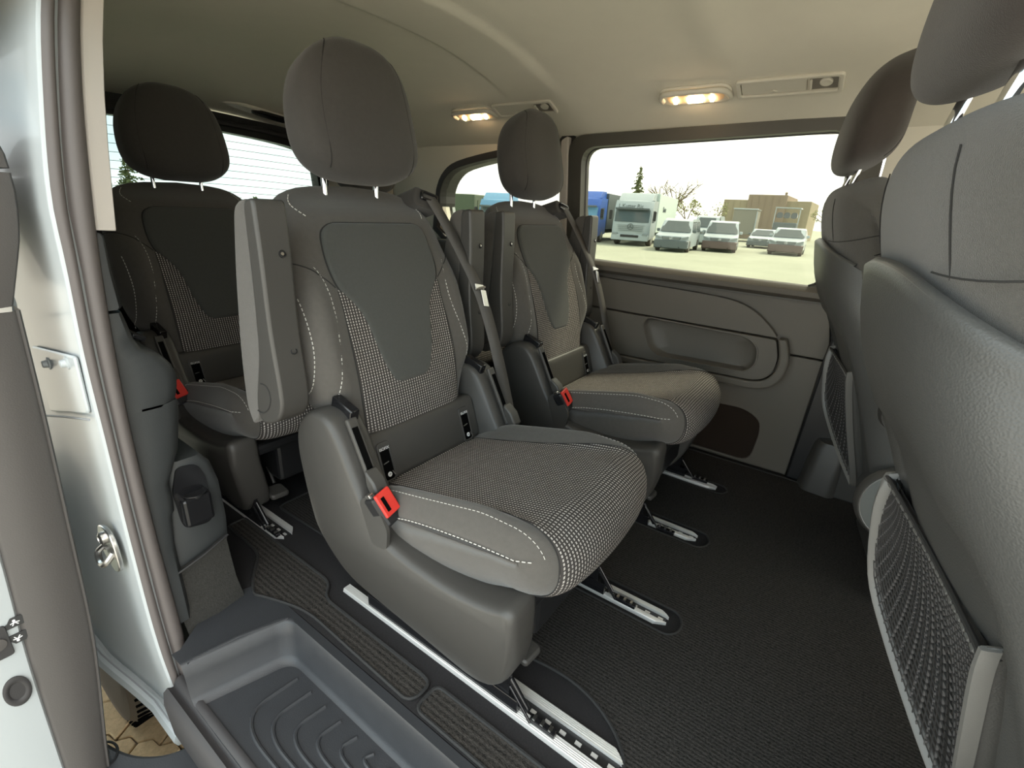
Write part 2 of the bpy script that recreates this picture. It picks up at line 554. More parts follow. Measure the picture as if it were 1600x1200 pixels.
# ---- far side wall
def wy(z): return 1.80 - .10 * max(0, z - .66)
def wall3(off):
    return lambda p, q, h: Vector((p, wy(q) + off + h, q))
wl = thing('wall_left', '', '')
del wl['label']; del wl['category']
wl['kind'] = 'structure'
W2 = [(-1.69, .70), (-1.715, .86), (-1.70, .93), (-1.655, .985), (-1.58, 1.02), (-1.40, 1.052), (-1.234, 1.07), (-1.06, 1.083), (-1.035, 1.065), (-1.03, .70)]
W1 = round_poly([(-.935, .672), (-.945, 1.075), (-.10, 1.100), (-.075, .655)], [.03, .06, .06, .07], 7)
W1o = round_poly([(-.995, .62), (-1.0, 1.115), (-.02, 1.135), (.0, .61)], [.01, .07, .05, .05], 7)
plate('upper_lining', [(-2.52, .60), (-2.52, 1.22), (2.2, 1.22), (2.2, .60)], [W2, [(-.99, .63), (-.99, 1.105), (-.01, 1.125), (-.01, .63)]], wall3(.03), 0, .05, M['head_plastic'], wl)
# rounded lining lip round the quarter window
def offs(poly, d):
    n = len(poly); o = []
    ar = sum(poly[i][0] * poly[(i + 1) % n][1] - poly[(i + 1) % n][0] * poly[i][1] for i in range(n))
    sg = 1 if ar > 0 else -1
    for i in range(n):
        a, b, c = Vector(poly[i - 1]), Vector(poly[i]), Vector(poly[(i + 1) % n])
        d1 = (b - a); d2 = (c - b)
        n1 = Vector((d1.y, -d1.x)).normalized() if d1.length > 1e-9 else Vector((0, 0)); n2 = Vector((d2.y, -d2.x)).normalized() if d2.length > 1e-9 else Vector((0, 0))
        m = (n1 + n2)
        if m.length < 1e-6: m = n1
        m.normalize(); m = m / max(.5, m.dot(n2) if n2.length else 1)
        q = b + m * d * sg
        o.append((q.x, q.y))
    return o
W2s = smooth_poly(W2, 3)
plate('outer_skin', [(-2.52, -.35), (-2.52, 1.25), (2.2, 1.25), (2.2, -.35)], [W2, [(-.99, .63), (-.99, 1.105), (-.01, 1.125), (-.01, .63)]], wall3(.10), 0, .02, M['white'], wl)
# lower structure behind the trims
mb = MB(); mb.prism([(-2.5, 0), (2.2, 0), (2.2, .63), (-2.5, .63)], xz, 1.845, 1.895)
mb.build('inner_skin', M['black'], wl, smooth=False)

def flat3(y0): return lambda p, q, h: Vector((p, y0 + h, q))
RB = round_poly([(-.80, .012), (-.80, .20), (-.35, .203), (-.215, .207), (-.16, .178), (-.152, .13), (-.165, .012)], [.01, .03, .1, .03, .03, .03, .04], 4)
low_out = [(-1.02, -.0), (-1.02, .429), (-.0235, .429), (-.04, 0)]
plate('lower_panel', low_out, [RB], flat3(1.805), 0, .03, M['plastic_warm'], wl, bevel=.003)
mb = MB(); mb.prism(RB, xz, 1.812, 1.83); mb.build('recess_carpet', M['rear_carpet'], wl, smooth=False)
up_out = [(-1.02, .435), (-1.02, .645), (-.30, .632), (-.07, .62), (-.045, .60), (-.018, .49), (-.0225, .435)]
plate('upper_panel', up_out, [], flat3(1.805), 0, .03, M['plastic_warm'], wl, bevel=.004)
UI = round_poly([(-1.02, .497), (-1.02, .616), (-.451, .600), (-.312, .59), (-.242, .560), (-.185, .512), (-.166, .487)], [0, 0, .1, .06, .05, .03, .004], 5)
plate('door_insert', UI, [], flat3(1.776), 0, .03, M['plastic_warm'], wl, bevel=.004)
PK = round_poly([(-.622, .455), (-.605, .484), (-.25, .474), (-.215, .44), (-.212, .39), (-.236, .356), (-.55, .349), (-.585, .372)], [.02, .015, .05, .02, .02, .02, .03, .02], 5)
LI = round_poly([(-1.02, .491), (-.1655, .481), (-.148, .42), (-.154, .365), (-.19, .331), (-1.02, .317)], [0, .01, .02, .03, .05, 0], 5)
plate('armrest_panel', LI, [PK], flat3(1.765), 0, .04, M['plastic_warm'], wl, bevel=.004)
# ledge running under and round the insert
LO = round_poly([(-1.02, .313), (-.188, .327), (-.148, .363), (-.142, .42), (-.160, .487), (-.135, .487), (-.112, .42), (-.120, .345), (-.175, .300), (-1.02, .287)], [0, .05, .03, .02, 0, 0, .03, .05, .06, 0], 4)
plate('trim_ledge', LO, [], flat3(1.754), 0, .05, M['plastic_warm'], wl, bevel=.006)
# pocket: dished tray behind the opening
ringA = [Vector((p, 1.767, q)) for p, q in PK]
cx = sum(p for p, q in PK) / len(PK); cz = sum(q for p, q in PK) / len(PK)
rows = [ringA]
for k, (sc, dy) in enumerate([(.99, .006), (.965, .024), (.90, .033), (.6, .036), (.2, .036)]):
    rows.append([Vector((cx + (p - cx) * sc + .0, 1.767 + dy - (.0 if q > cz else .0), cz + (q - cz) * (sc if q > cz else sc))) for p, q in PK])
v, f = grid(rows, True); f.append(tuple(range(len(v) - len(PK), len(v))))
obj('storage_pocket', v, f, M['plastic_warm'], wl)
rim = MB(); pr = offs(PK, .003); rim.tube([Vector((p, 1.765, q)) for p, q in pr] + [Vector((pr[0][0], 1.765, pr[0][1]))], .003, 6)
rim.build('pocket_rim', M['plastic_warm'], wl)
# window sill roll above the panel
rows = []
for x in [-1.0 + .05 * i for i in range(20)] + [-.02]:
    zz = .665 - .014 * (x + 1)
    rows.append([Vector((x, yy, zz + dz)) for yy, dz in ((1.835, .0), (1.80, .012), (1.775, .008), (1.762, -.006), (1.764, -.022), (1.785, -.035), (1.81, -.04))])
v, f = grid(rows); obj('window_sill', v, f, M['plastic_warm'], wl)
# rear lower quarter lining (behind the seats)
mb = MB(); mb.prism([(-2.45, 0), (-1.03, 0), (-1.03, .62), (-1.10, .69), (-2.45, .70)], xz, 1.76, 1.83)
mb.build('quarter_lining', M['plastic'], wl, smooth=False, bevel=.01)
# pillar between the two windows
mb = MB(); mb.prism(round_poly([(-1.03, .62), (-1.03, 1.10), (-1.0, 1.115), (-.992, .62)], .01), wall3(0), -.02, .04)
mb.build('pillar_trim', M['beige'], wl, smooth=False, bevel=.004)
# forward pillar cover and belt reel housing
mb = MB()
mb.prism([(-.036, 0), (-.016, .49), (.0, .62), (.12, .62), (.16, 0)], xz, 1.79, 1.84)
mb.build('pillar_cover', M['black'], wl, smooth=False, bevel=.004)

b1 = thing('trim_3', '', ''); del b1['label']; del b1['category']; b1['kind'] = 'structure'
pr_ = [(.00, 1.80), (.015, 1.745), (.10, 1.735), (.13, 1.80)]
rows = []
for z, sx, dx, dy in [(0, 1, 0, -.02), (.012, 1.0, 0, -.02), (.16, .95, .012, 0), (.178, .9, .018, .004), (.185, .62, .03, .02), (.25, .55, .04, .022), (.42, .48, .055, .025), (.62, .42, .065, .03)]:
    rows.append([Vector(((p - .06) * sx + .06 + dx, q + dy, z)) for p, q in round_poly(pr_, [0, .02, .02, 0], 5)])
v, f = grid(rows, True); f.append(tuple(range(len(rows[0])))[::-1])
obj('reel_housing', v, f, M['plastic'], b1)
mb = MB(); mb.box((.16, 1.775, .30), (.12, .08, .60)); mb.build('pillar_base', M['plastic'], b1, smooth=False, bevel=.01)

# ---- windows
M['frame_dark'] = plain('window_surround_plastic', (.062, .057, .047, 1), .5, bump=.1, scale=700)
def win(name, outline, hole, off, gmat, fmat, thick=.035):
    r = thing(name, '', ''); del r['label']; del r['category']; r['kind'] = 'structure'
    return r
w1 = win('window_1', 0, 0, 0, 0, 0)
plate('window_frame', W1o, [W1], wall3(0), -.012, .055, M['frame_dark'], w1, bevel=.008, seg=3)
sealr = MB(); pl_ = offs(W1, .002); sealr.tube([wall3(.03)(p, q, 0) for p, q in pl_ + pl_[:1]], .005, 6); sealr.build('window_seal', M['rubber_dark'], w1)
mb = MB(); mb.prism(offs(W1, .004), wall3(.045), 0, .003); mb.build('glass', M['glass'], w1, smooth=False)
# small latch at the front lower corner
mb = MB(); mb.tube([(-.115, 1.785, .664), (-.10, 1.775, .672), (-.085, 1.772, .69)], .004, 8); mb.tube([(-.14, 1.785, .655), (-.075, 1.785, .655)], .006, 8)
mb.build('window_catch', M['plastic'], w1)
w2 = win('window_2', 0, 0, 0, 0, 0)
plate('window_frame', offs(W2s, .020), [offs(W2s, -.008)], wall3(.02), -.012, .10, M['rubber_dark'], w2, bevel=.003)
mb = MB(); mb.prism(offs(W2s, .006), wall3(.05), 0, .003); mb.build('glass', M['glass'], w2, smooth=False)

# ---- rear end: tailgate window
def rear3(p, q, h): return Vector((-2.47 + .25 * max(0, q - .8) - .06 * ((p - 1) / .8) ** 2 * -1 + h, p, q))
RW = round_poly([(.36, .80), (.40, 1.07), (.60, 1.098), (1.0, 1.108), (1.40, 1.088), (1.56, 1.05), (1.62, .80)], [.04, .05, .2, .3, .2, .06, .05], 5)
RWo = round_poly([(.20, -.1), (.22, 1.13), (.5, 1.165), (1.0, 1.178), (1.5, 1.150), (1.74, 1.10), (1.80, -.1)], [.02, .05, .2, .3, .2, .05, .02], 5)
wr = thing('wall_rear', '', ''); del wr['label']; del wr['category']; wr['kind'] = 'structure'
plate('tailgate_lining', RWo, [RW], rear3, -.03, .03, M['black'], wr, bevel=.004)
w3 = win('window_3', 0, 0, 0, 0, 0)
mb = MB(); mb.prism(offs(RW, .01), rear3, -.012, -.008); mb.build('glass', M['glass_rear'], w3, smooth=False)
for k in range(9):
    z = 1.070 - .030 * k
    mb = MB(); mb.tube([rear3(y, z - .012 * ((y - 1) / .6) ** 2, -.003) for y in [.41 + i * .059 for i in range(21)]], .0012, 4, False)
    mb.build('heating_wire', M['rubber_dark'], w3)
# header trims above the tailgate
mb = MB(); mb.tube([rear3(y, 1.135 - .045 * ((y - 1) / .7) ** 2, .04) for y in [.3 + i * .07 for i in range(21)]], .012, 8); mb.build('header_bead', M['rubber_dark'], wr)
# rear corner lining between tailgate and side window
for nm, y0, y1 in (('corner_lining', 1.60, 1.78), ('corner_lining', .22, .36)):
    rows = []
    for i in range(9):
        t = i / 8; z = .62 + .56 * t
        rows.append([Vector((-2.44 + .26 * max(0, z - .8), y0 if y1 > 1 else y1, z)), Vector((-2.36 + .26 * max(0, z - .8), (y0 + y1) / 2, z)), Vector((-2.05 if y1 > 1 else -2.2, (wy(z) + .02) if y1 > 1 else .25, z))])
    v, f = grid(rows); obj(nm, v, f, M['head_plastic'], wr, solid=.01)
mb = MB(); mb.prism([(.25, 0), (1.75, 0), (1.75, .79), (.25, .79)], yz, -2.46, -2.40); mb.build('tailgate_lower', M['black'], wr, smooth=False, bevel=.01)

# ---- near side: rear quarter of the van, behind the door opening
wrt = thing('wall_right', '', ''); del wrt['label']; del wrt['category']; wrt['kind'] = 'structure'
M['seam_grey'] = plain('seam_grey', (.25, .26, .27, 1), .6)
def body_y(z):
    return smooth_tab([(-.4, .212), (-.2, .203), (0, .192), (.25, .192), (.45, .195), (.6, .197), (.73, .203), (.83, .207), (.97, .228), (1.07, .248), (1.2, .285)], z)
def seal_y(z):
    return smooth_tab([(-.4, .25), (-.2, .237), (0, .237), (.25, .233), (.48, .234), (.7, .244), (.83, .256), (.97, .273), (1.08, .293), (1.2, .325)], z)
# white jamb: outer skin of the quarter, from the seal rearwards; lower edge follows the wheel arch
def arch_z(x):
    return lerp_tab([(-2.6, -.30), (-2.25, -.25), (-2.15, -.05), (-1.95, .08), (-1.70, .08), (-1.52, -.02), (-1.38, -.14), (-1.24, -.22), (-1.12, -.275), (-1.04, -.285), (-.90, -.27)], x)
rows = []
for x in [-.945, -.955, -.97, -.99, -1.0, -1.03, -1.07, -1.12, -1.18, -1.24, -1.3, -1.38, -1.45, -1.52, -1.6, -1.7, -1.8, -1.95, -2.05, -2.15, -2.25, -2.5]:
    zl = arch_z(x); r_ = []
    for i in range(34):
        z = zl + (1.22 - zl) * i / 33
        dip = .0
        r_.append(Vector((x, body_y(z) - .002 - .045 * sst(-1.06, -1.30, x) * (1 - sst(.1, .5, z)), z)))
    rows.append(r_)
v, f = grid(rows); obj('body_panel', v, f, M['white'], wrt, solid=.02, auto=False)
# rolled arch flange
fl_pts = [Vector((x, body_y(arch_z(x)) - .01 + (-.045 * sst(-1.06, -1.30, x)), arch_z(x))) for x in [-.96, -1.0, -1.04, -1.08, -1.12, -1.16, -1.2, -1.24, -1.3, -1.38, -1.45, -1.52, -1.6, -1.7, -1.8, -1.95, -2.05, -2.15]]
mb = MB(); mb.tube(fl_pts, .018, 8); mb.build('arch_flange', M['white'], wrt)
mb = MB(); mb.tube([p + Vector((.0, -.008, .028)) for p in fl_pts[1:]], .0018, 6); mb.build('arch_seam', M['seam_grey'], wrt)
# bracket plate with two bolts on the jamb
br = MB(); br.prism(round_poly([(-.955, .595), (-1.24, .555), (-1.24, .42), (-.965, .495)], .01), xz, .187, .193); b_ = br.build('jamb_bracket', M['white'], wrt, bevel=.003)
for bx, bz in ((-1.00, .575), (-1.13, .545)):
    mb = MB(); mb.lathe([(.011, 0), (.011, .003), (.007, .004), (.006, .010), (.004, .011)], (bx, .188, bz), (0, -1, 0), 12); mb.build('bolt', M['white'], b_)
mb = MB(); mb.tube([(-.96, .186, .487), (-1.1, .182, .452), (-1.26, .175, .41)], .0022, 6); mb.build('panel_seam', M['seam_grey'], wrt)
mb = MB(); mb.tube(catmull([(-.98, .19, 1.12), (-1.0, .178, .98), (-1.04, .163, .84), (-1.075, .158, .70), (-1.09, .16, .655), (-1.13, .158, .635), (-1.3, .15, .60)], 5), .0035, 6); mb.build('panel_crease', M['white'], wrt)
# seal strip round the opening: fat rubber section, swept down the edge
rows = []
for z in [-.30 + .03 * i for i in range(50)]:
    a, b = body_y(z), seal_y(z); t = b - a
    prof = [(-.965, a + .002), (-.948, a + .000), (-.938, a + t * .12), (-.936, a + t * .28), (-.946, a + t * .36), (-.945, a + t * .42), (-.936, a + t * .50), (-.932, a + t * .68), (-.935, a + t * .88), (-.948, b), (-.975, b)]
    rows.append([Vector((p, q, z)) for p, q in prof])
v, f = grid(rows); structure(obj('trim_2', v, f, M['rubber'], auto=False))
# beige pillar strip and grey trims behind the seal, seen end on
rows = []
for z in [.782, .784, .80, .84, .9, .97, 1.04, 1.1, 1.16, 1.2]:
    b = seal_y(z); rows.append([Vector((-.965, b - .01, z)), Vector((-.950, b + .004, z)), Vector((-.952, b + .016, z)), Vector((-.975, b + .022, z)), Vector((-1.3, b + .028, z))])
v, f = grid(rows); obj('pillar_strip', v, f, M['beige'], wrt, solid=-.01)
def trim_col(name, tab, mat, depth=.5, x0=-.955):
    """trim whose end face shows in the opening: rows (z, inner edge y)"""
    rows = []
    for z, y in tab:
        a = seal_y(z) - .012
        rows.append([Vector((x0, a, z)), Vector((x0 + .006, a + (y - a) * .35, z)), Vector((x0 + .006, a + (y - a) * .75, z)), Vector((x0 - .004, a + (y - a) * .95, z)), Vector((x0 - .02, y, z)), Vector((x0 - .10, y + .004, z)), Vector((x0 - depth, y + .0, z)), Vector((x0 - depth, a, z))])
    v, f = grid(rows, True); n = len(rows[0])
    f.append(tuple(range(n))[::-1]); f.append(tuple(range(len(v) - n, len(v))))
    return obj(name, v, f, mat, wrt, auto=50)
M['trim_side'] = plain('side_trim_plastic', (.037, .040, .041, 1), .5, bump=.15, scale=700, spec=.4)
trim_col('upper_side_trim', [(.660, .262), (.664, .2655), (.72, .262), (.772, .262), (.778, .258)], M['trim_side'], 1.0)
mid = trim_col('side_armrest', [(.482, .305), (.487, .312), (.495, .317), (.512, .322), (.53, .324), (.548, .320), (.565, .31), (.578, .298), (.590, .278), (.61, .270), (.635, .266), (.655, .262)], M['trim_side'], .55)
mb = MB(); mb.box((-1.02, .283, .603), (.08, .022, .010), Matrix.Rotation(-.5, 3, 'X')); mb.build('switch_tray', M['gloss'], wrt, smooth=False, bevel=.003)
trim_col('lower_side_trim', [(.02, .262), (.12, .262), (.20, .262), (.262, .268), (.268, .274), (.30, .276), (.33, .275), (.39, .302), (.45, .314), (.48, .318), (.486, .315)], M['trim_side'], .45)
# cup holder moulding
rows = []
for z, y0, y1 in [(.125, .24, .350), (.150, .242, .358), (.20, .255, .362), (.29, .27, .360), (.34, .28, .350), (.362, .284, .335)]:
    rows.append([Vector((-.972, y0, z)), Vector((-.965, y0 + .01, z)), Vector((-.965, y1 - .01, z)), Vector((-.972, y1, z)), Vector((-1.6, y1 + .01, z)), Vector((-1.6, y0, z))])
v, f = grid(rows, True); f.append((0, 1, 2, 3, 4, 5)[::-1]); f.append(tuple(range(len(v) - 6, len(v))))
cupm = obj('cup_holder', v, f, M['trim_side'], wrt, auto=50)
mb = MB(); mb.prism(round_poly([(.279, .235), (.276, .30), (.29, .352), (.325, .345), (.336, .31), (.336, .218), (.325, .208), (.285, .216)], .012), yz, -.975, -.9625); mb.build('cup_recess', M['gloss'], cupm, smooth=False)
mb = MB(); mb.box((-.955, .307, .258), (.03, .052, .062)); mb.build('cup_holder_tray', M['gloss'], cupm, smooth=False, bevel=.006)
mb = MB(); mb.lathe([(.021, 0), (.021, .002), (.017, .0015), (.017, -.012)], (-.957, .309, .2895), (0, 0, 1), 20); mb.build('cup_ring', M['black'], cupm)
# carpeted speaker panel down to the step
rows = [[Vector((-.966, .24, .128)), Vector((-.960, .30, .146)), Vector((-.965, .352, .163)), Vector((-1.5, .37, .17))],
        [Vector((-.962, .242, .04)), Vector((-.955, .30, .05)), Vector((-.962, .357, .05)), Vector((-1.5, .38, .05))],
        [Vector((-.935, .244, -.02)), Vector((-.935, .30, -.01)), Vector((-.945, .362, -.01)), Vector((-1.5, .38, -.01))],
        [Vector((-.905, .235, -.10)), Vector((-.91, .30, -.10)), Vector((-.93, .362, -.10)), Vector((-1.5, .38, -.10))]]
v, f = grid(rows); obj('speaker_panel', v, f, M['carpet_wall'], wrt)
mb = MB(); mb.tube([(-.953, .240, .130), (-.949, .30, .150), (-.953, .352, .168)], .003, 6); mb.build('panel_joint', M['black'], wrt)
mb = MB(); mb.prism([(-2.45, .12), (-1.45, .12), (-1.25, -.1), (-1.0, -.1), (-1.0, .62), (-2.45, .62)], xz, .24, .26); mb.build('inner_skin', M['black'], wrt, smooth=False)

# ---- ground outside
g = thing('ground', '', ''); del g['label']; del g['category']; g['kind'] = 'structure'
mb = MB(); mb.box((0, 60, -.68), (420, 300, .1)); mb.build('yard', M['asphalt'], g, smooth=False)
mb = MB(); mb.box((-1.4, .15, -.625), (1.4, .7, .03)); mb.build('paver_bed', M['joint'], g, smooth=False)
mb = MB(); mb.box((0, -10.2, -.62), (40, 20, .03)); mb.build('paved_apron', M['apron'], g, smooth=False)
# interlocking stone pavers (zig-zag outline), beside the rear wheel
zg = [(-.062, .0), (-.032, .014), (.0, .0), (.032, .014), (.062, .0)]
base_poly = [(a, b - .050) for a, b in zg] + [(a, b + .042) for a, b in reversed(zg)]
pm = MB(); pm.prism(base_poly, xy, -.03, .004)
proto = pm.build('paver', M['stone'], g, smooth=False, bevel=.003, seg=1)
cnt = 0
ca, sa = math.cos(.55), math.sin(.55)
for i in range(-9, 10):
    for j in range(-9, 10):
        lx, ly = i * .128 + (j % 2) * .064, j * .0955
        x, y = -1.35 + lx * ca - ly * sa, .10 + lx * sa + ly * ca
        if not (-1.75 < x < -.9 and -.15 < y < .42): continue
        o = proto if cnt == 0 else proto.copy()
        if cnt: C.objects.link(o); o.parent = g
        o.location = (x, y, -.604 + random.uniform(-.002, .002)); o.rotation_euler = (0, 0, .55 + random.uniform(-.02, .02))
        cnt += 1
print('pavers', cnt)

# underside and sills so no light leaks in
mb = MB(); mb.box((-.6, 1.05, -.20), (3.9, 1.5, .08)); mb.build('floor_pan', M['black'], floor, smooth=False)

# ================================================================== STEP, MATS, RAILS
# ---- entrance step tray
T0 = round_poly([(-.93, .345), (-.90, .398), (-.80, .403), (.62, .403), (.62, .20), (-.885, .20)], [.01, .01, .02, 0, 0, .01], 4)
st = thing('step_tray', 'dark blue-grey plastic entrance step tray with curved raised grips, below the door opening', 'step', (-.2, .3, -.09))
inv_st = Vector((.2, -.3, .09))
def stp(v): return Vector(v) + inv_st
def rowline(pts): return [stp(p) for p in pts]
# swept section from inner lip down to the tread and out to the sill, with a left end wall
def recess_ring(d, z, ex=0):
    pts = round_poly([(-.862 + d * .9, .20), (-.812 + d, .384 - d * .6), (.62, .384 - d * .6)], [0, .03, 0], 6)
    return [Vector((p, q, z)) for p, q in pts]
rr = [recess_ring(-.012, .0015), recess_ring(-.004, .002), recess_ring(.0, -.003), recess_ring(.006, -.03), recess_ring(.012, -.075), recess_ring(.02, -.087), recess_ring(.03, -.090)]
n_ = len(rr[0])
outer = round_poly([(-.905, .20), (-.90, .403), (.62, .403)], [0, .02, 0], 6)
rows = [[Vector((p, q, .0005)) for p, q in outer]] + rr
v, f = grid([[stp(p) for p in r] for r in rows]); obj('tray_wall', v, f, M['plastic_blue'], st, auto=60)
mb = MB(); mb.prism([(p.x, p.y) for p in recess_ring(.028, 0)] + [(.62, .195)], lambda p, q, h: stp((p, q, h)), -.094, -.0895); mb.build('tread', M['plastic_blue'], st, smooth=False)
mb = MB(); mb.prism([(-.985, .31), (-.955, .403), (-.895, .403), (-.86, .21), (-.90, .21)], lambda p, q, h: stp((p, q, h)), -.01, .0008); mb.build('tray_corner', M['plastic_blue'], st, smooth=False)
for k in range(7):
    x0 = -.752 + .048 * k; y0 = .236 + .019 * k
    x_end = .45
    pts = [(x0 + .004, .352, -.0895), (x0 - .004, .31 + .004 * k, -.0895)] if k < 6 else [(x0 + .1, .352, -.0895), (x0, .352, -.0895)]
    path = round_poly([(x0 + .01, .352), (x0 - .002, y0), (x_end, y0)], [0, max(.025, .10 - .012 * k), 0], 10)
    mb = MB(); mb.tube([stp((p, q, -.0895)) for p, q in path], .0042, 8)
    mb.build('grip_rib', M['plastic_blue'], st)
mb = MB(); mb.tube([stp((p, q, .0015)) for p, q in [(-.862, .22), (-.845, .30), (-.812, .384)]], .003, 6); mb.build('tray_lip', M['plastic_blue'], st)

# ---- outer sill: lip seals and the step cover outside
sl = thing('door_sill', 'grey rubber-lipped sill strip along the outer edge of the entrance step', 'door sill', (-.2, .19, -.12))
i2 = Vector((.2, -.19, .12))
rows = []
for x in [-.93, -.9, -.85, -.5, .0, .62]:
    rows.append([Vector((x, y, z)) + i2 for y, z in ((.215, -.085), (.208, -.083), (.200, -.090), (.196, -.10), (.192, -.099), (.186, -.094), (.178, -.10), (.174, -.13), (.178, -.22), (.20, -.26))])
v, f = grid(rows); obj('sill_strip', v, f, M['rubber_dark'], sl, auto=60)
sc = MB(); sc.prism(round_poly([(-1.13, .04), (-1.13, .075), (-1.02, .105), (-.975, .125), (-.93, .165), (-.915, .215), (-.87, .218), (.7, .18), (.7, -.02)], [.02, .03, .03, .03, .03, .01, .01, 0, 0], 5), xy, -.30, -.262)
sc_ = tag(sc.build('door_track_cover', M['plastic_blue'], bevel=.008), 'dark plastic lower track cover outside, under the open door edge', 'track cover')
for cx_, cy_, r_ in ((-1.04, .075, .018), (-1.035, .08, .032)):
    mb = MB(); pts = [Vector((cx_ + r_ * math.cos(a), cy_ + r_ * .7 * math.sin(a), -.2615)) for a in [i * PI / 12 for i in range(14)]]
    mb.tube(pts, .0025, 6); mb.build('moulded_ring', M['black'], sc_)

# ---- rear wheel, tyre with tread grooves
wh = bpy.data.objects.new('road_wheel', None); C.objects.link(wh); wh.parent = wrt; wh.location = (-1.50, .262, -.300)
prof = [(.17, -.085), (.235, -.098), (.275, -.096), (.296, -.075), (.300, -.055), (.300, .055), (.296, .075), (.275, .096), (.235, .098), (.17, .085)]
mb = MB(); mb.lathe(prof, (0, 0, 0), (0, 1, 0), 64); mb.build('tyre', M['tyre'], wh, auto=30)
mb = MB()
for y in (-.035, 0, .035):
    mb.lathe([(.3005, y - .004), (.3012, y - .0035), (.3012, y + .0035), (.3005, y + .004)], (0, 0, 0), (0, 1, 0), 64)
mb.build('tread_groove', M['hole'], wh)
mb = MB()
for k in range(72):
    a = 2 * PI * k / 72; rot = Matrix.Rotation(-a, 3, 'Y')
    for s_2 in (-1, 1):
        mb.box(rot @ Vector((.2995, s_2 * .068, 0)), (.006, .042, .0035), rot @ Matrix.Rotation(s_2 * .35, 3, 'X'))
o = mb.build('tread_sipes', M['hole'], wh, smooth=False); o['kind'] = 'stuff'
mb = MB(); mb.lathe([(.02, -.06), (.10, -.062), (.165, -.08), (.175, -.084), (.175, .08), (.05, .05)], (0, 0, 0), (0, 1, 0), 32); mb.build('rim', M['rim'], wh)

# ---- striker on the jamb
sk = thing('door_striker', 'worn metal latch striker bolted to the white door jamb', 'striker', (-1.02, .182, .21))
mb = MB(); mb.prism(smooth_poly([(-.035, .030), (0, .046), (.035, .040), (.045, .01), (.04, -.03), (.0, -.05), (-.045, -.02)], 4), xz, -.008, 0); mb.build('base_plate', M['steel'], sk, bevel=.002)
mb = MB(); mb.tube(catmull([(-.03, -.006, -.01), (-.034, -.017, -.022), (-.01, -.021, -.032), (.02, -.020, -.018), (.025, -.006, .0)], 5), .0055, 8); mb.build('loop', M['steel'], sk)
mb = MB(); mb.lathe([(.012, 0), (.012, .006), (.007, .009), (.006, .004)], (.0, -.008, .024), (0, -1, 0), 14); mb.build('bolt', M['steel'], sk)

# ---- sliding door, slid back outside the body: we look at its front edge
dr = thing('door_1', '', '', (-1.0, .0, 0)); del dr['label']; del dr['category']; dr['kind'] = 'structure'
def band(z): # y of left/right edge of the dark edge trim (at x = -1)
    l = smooth_tab([(-.5, .015), (-.109, .027), (.083, .034), (.295, .047), (.5, .055), (.7, .062)], z)
    r = smooth_tab([(-.5, .07), (-.27, .082), (.044, .119), (.30, .135), (.5, .146), (.665, .153)], z)
    return l, r
rows = []
for z in [-.5 + .03 * i for i in range(39)] + [.665]:
    l, r = band(z)
    rows.append([Vector((-.03, l - .002, z)), Vector((.0, l, z)), Vector((.006, l + .006, z)), Vector((.004, r - .012, z)), Vector((-.002, r - .006, z)), Vector((.0, r - .003, z)), Vector((-.006, r, z)), Vector((-.05, r, z))])
v, f = grid(rows); obj('edge_trim', v, f, M['door_trim'], dr, auto=50)
rows = []
for z in [-.52 + .03 * i for i in range(64)]:
    l, r = band(min(z, .62))
    l -= .0; o_ = -.13 + (0 if z < .6 else (z - .6) * .35)
    rows.append([Vector((-.04, l + .01, z)), Vector((-.005, l + .002, z)), Vector((.002, l - .003, z)), Vector((.004, l - .03, z)), Vector((.004, o_ + .02, z)), Vector((-.004, o_, z)), Vector((-1.0, o_ - .01, z))])
v, f = grid(rows); obj('door_skin', v, f, M['white'], dr, auto=50)
# inner lining piece beside the window, with a split line
for z0, z1, nm in ((.862, .935, 'window_lining'), (.672, .856, 'belt_lining')):
    rows = []
    for i in range(9):
        z = z0 + (z1 - z0) * i / 8
        r = lerp_tab([(.66, .146), (.70, .158), (.76, .176), (.80, .184), (.84, .188), (.88, .187), (.92, .178), (.95, .165)], z)
        rows.append([Vector((-.02, .0, z)), Vector((.008, .02, z)), Vector((.010, r - .025, z)), Vector((.002, r - .006, z)), Vector((-.02, r, z)), Vector((-.3, r, z))])
    v, f = grid(rows); n = len(rows[0]); f.append(tuple(range(n))[::-1]); f.append(tuple(range(len(v) - n, len(v)))); obj(nm, v, f, M['door_trim'], dr, auto=50)
mb = MB(); mb.prism([(-.5, -.45), (-.5, 1.2), (-.01, 1.2), (-.01, -.45)], lambda p, q, h: Vector((p, h, q)), -.10, .03); mb.build('door_core', M['white'], dr, smooth=False)
# child lock switch, plug and printed pictogram on the white edge
mb = MB(); mb.prism(round_poly([(-.02, -.03), (.018, -.03), (.018, .03), (-.02, .03)], .006), lambda p, q, h: Vector((h, p, q)), .0, .007)
o = mb.build('child_lock_switch', M['rubber_dark'], dr, bevel=.001); o.location = (0, .004, .135)
mb = MB(); mb.lathe([(.004, 0), (.012, .0), (.012, .002), (.004, .003)], (.007, 0, 0), (1, 0, 0), 16); o2 = mb.build('switch_slot', M['door_trim'], dr); o2.location = (0, .006, .135)
mb = MB(); mb.lathe([(.031, 0), (.031, .002), (.026, .0035), (.018, .002), (.017, .001)], (0, 0, 0), (1, 0, 0), 28); o = mb.build('rubber_plug', M['rubber_dark'], dr); o.location = (.004, .008, .03); o.scale = (1, .55, 1)
mb = MB(); mb.prism(smooth_poly([(-.03, -.05), (.02, -.05), (.03, .0), (.02, .06), (-.03, .06)], 4), lambda p, q, h: Vector((h, p, q)), .0, .004); o = mb.build('upper_plug', M['door_trim'], dr); o.location = (.002, -.01, .28)
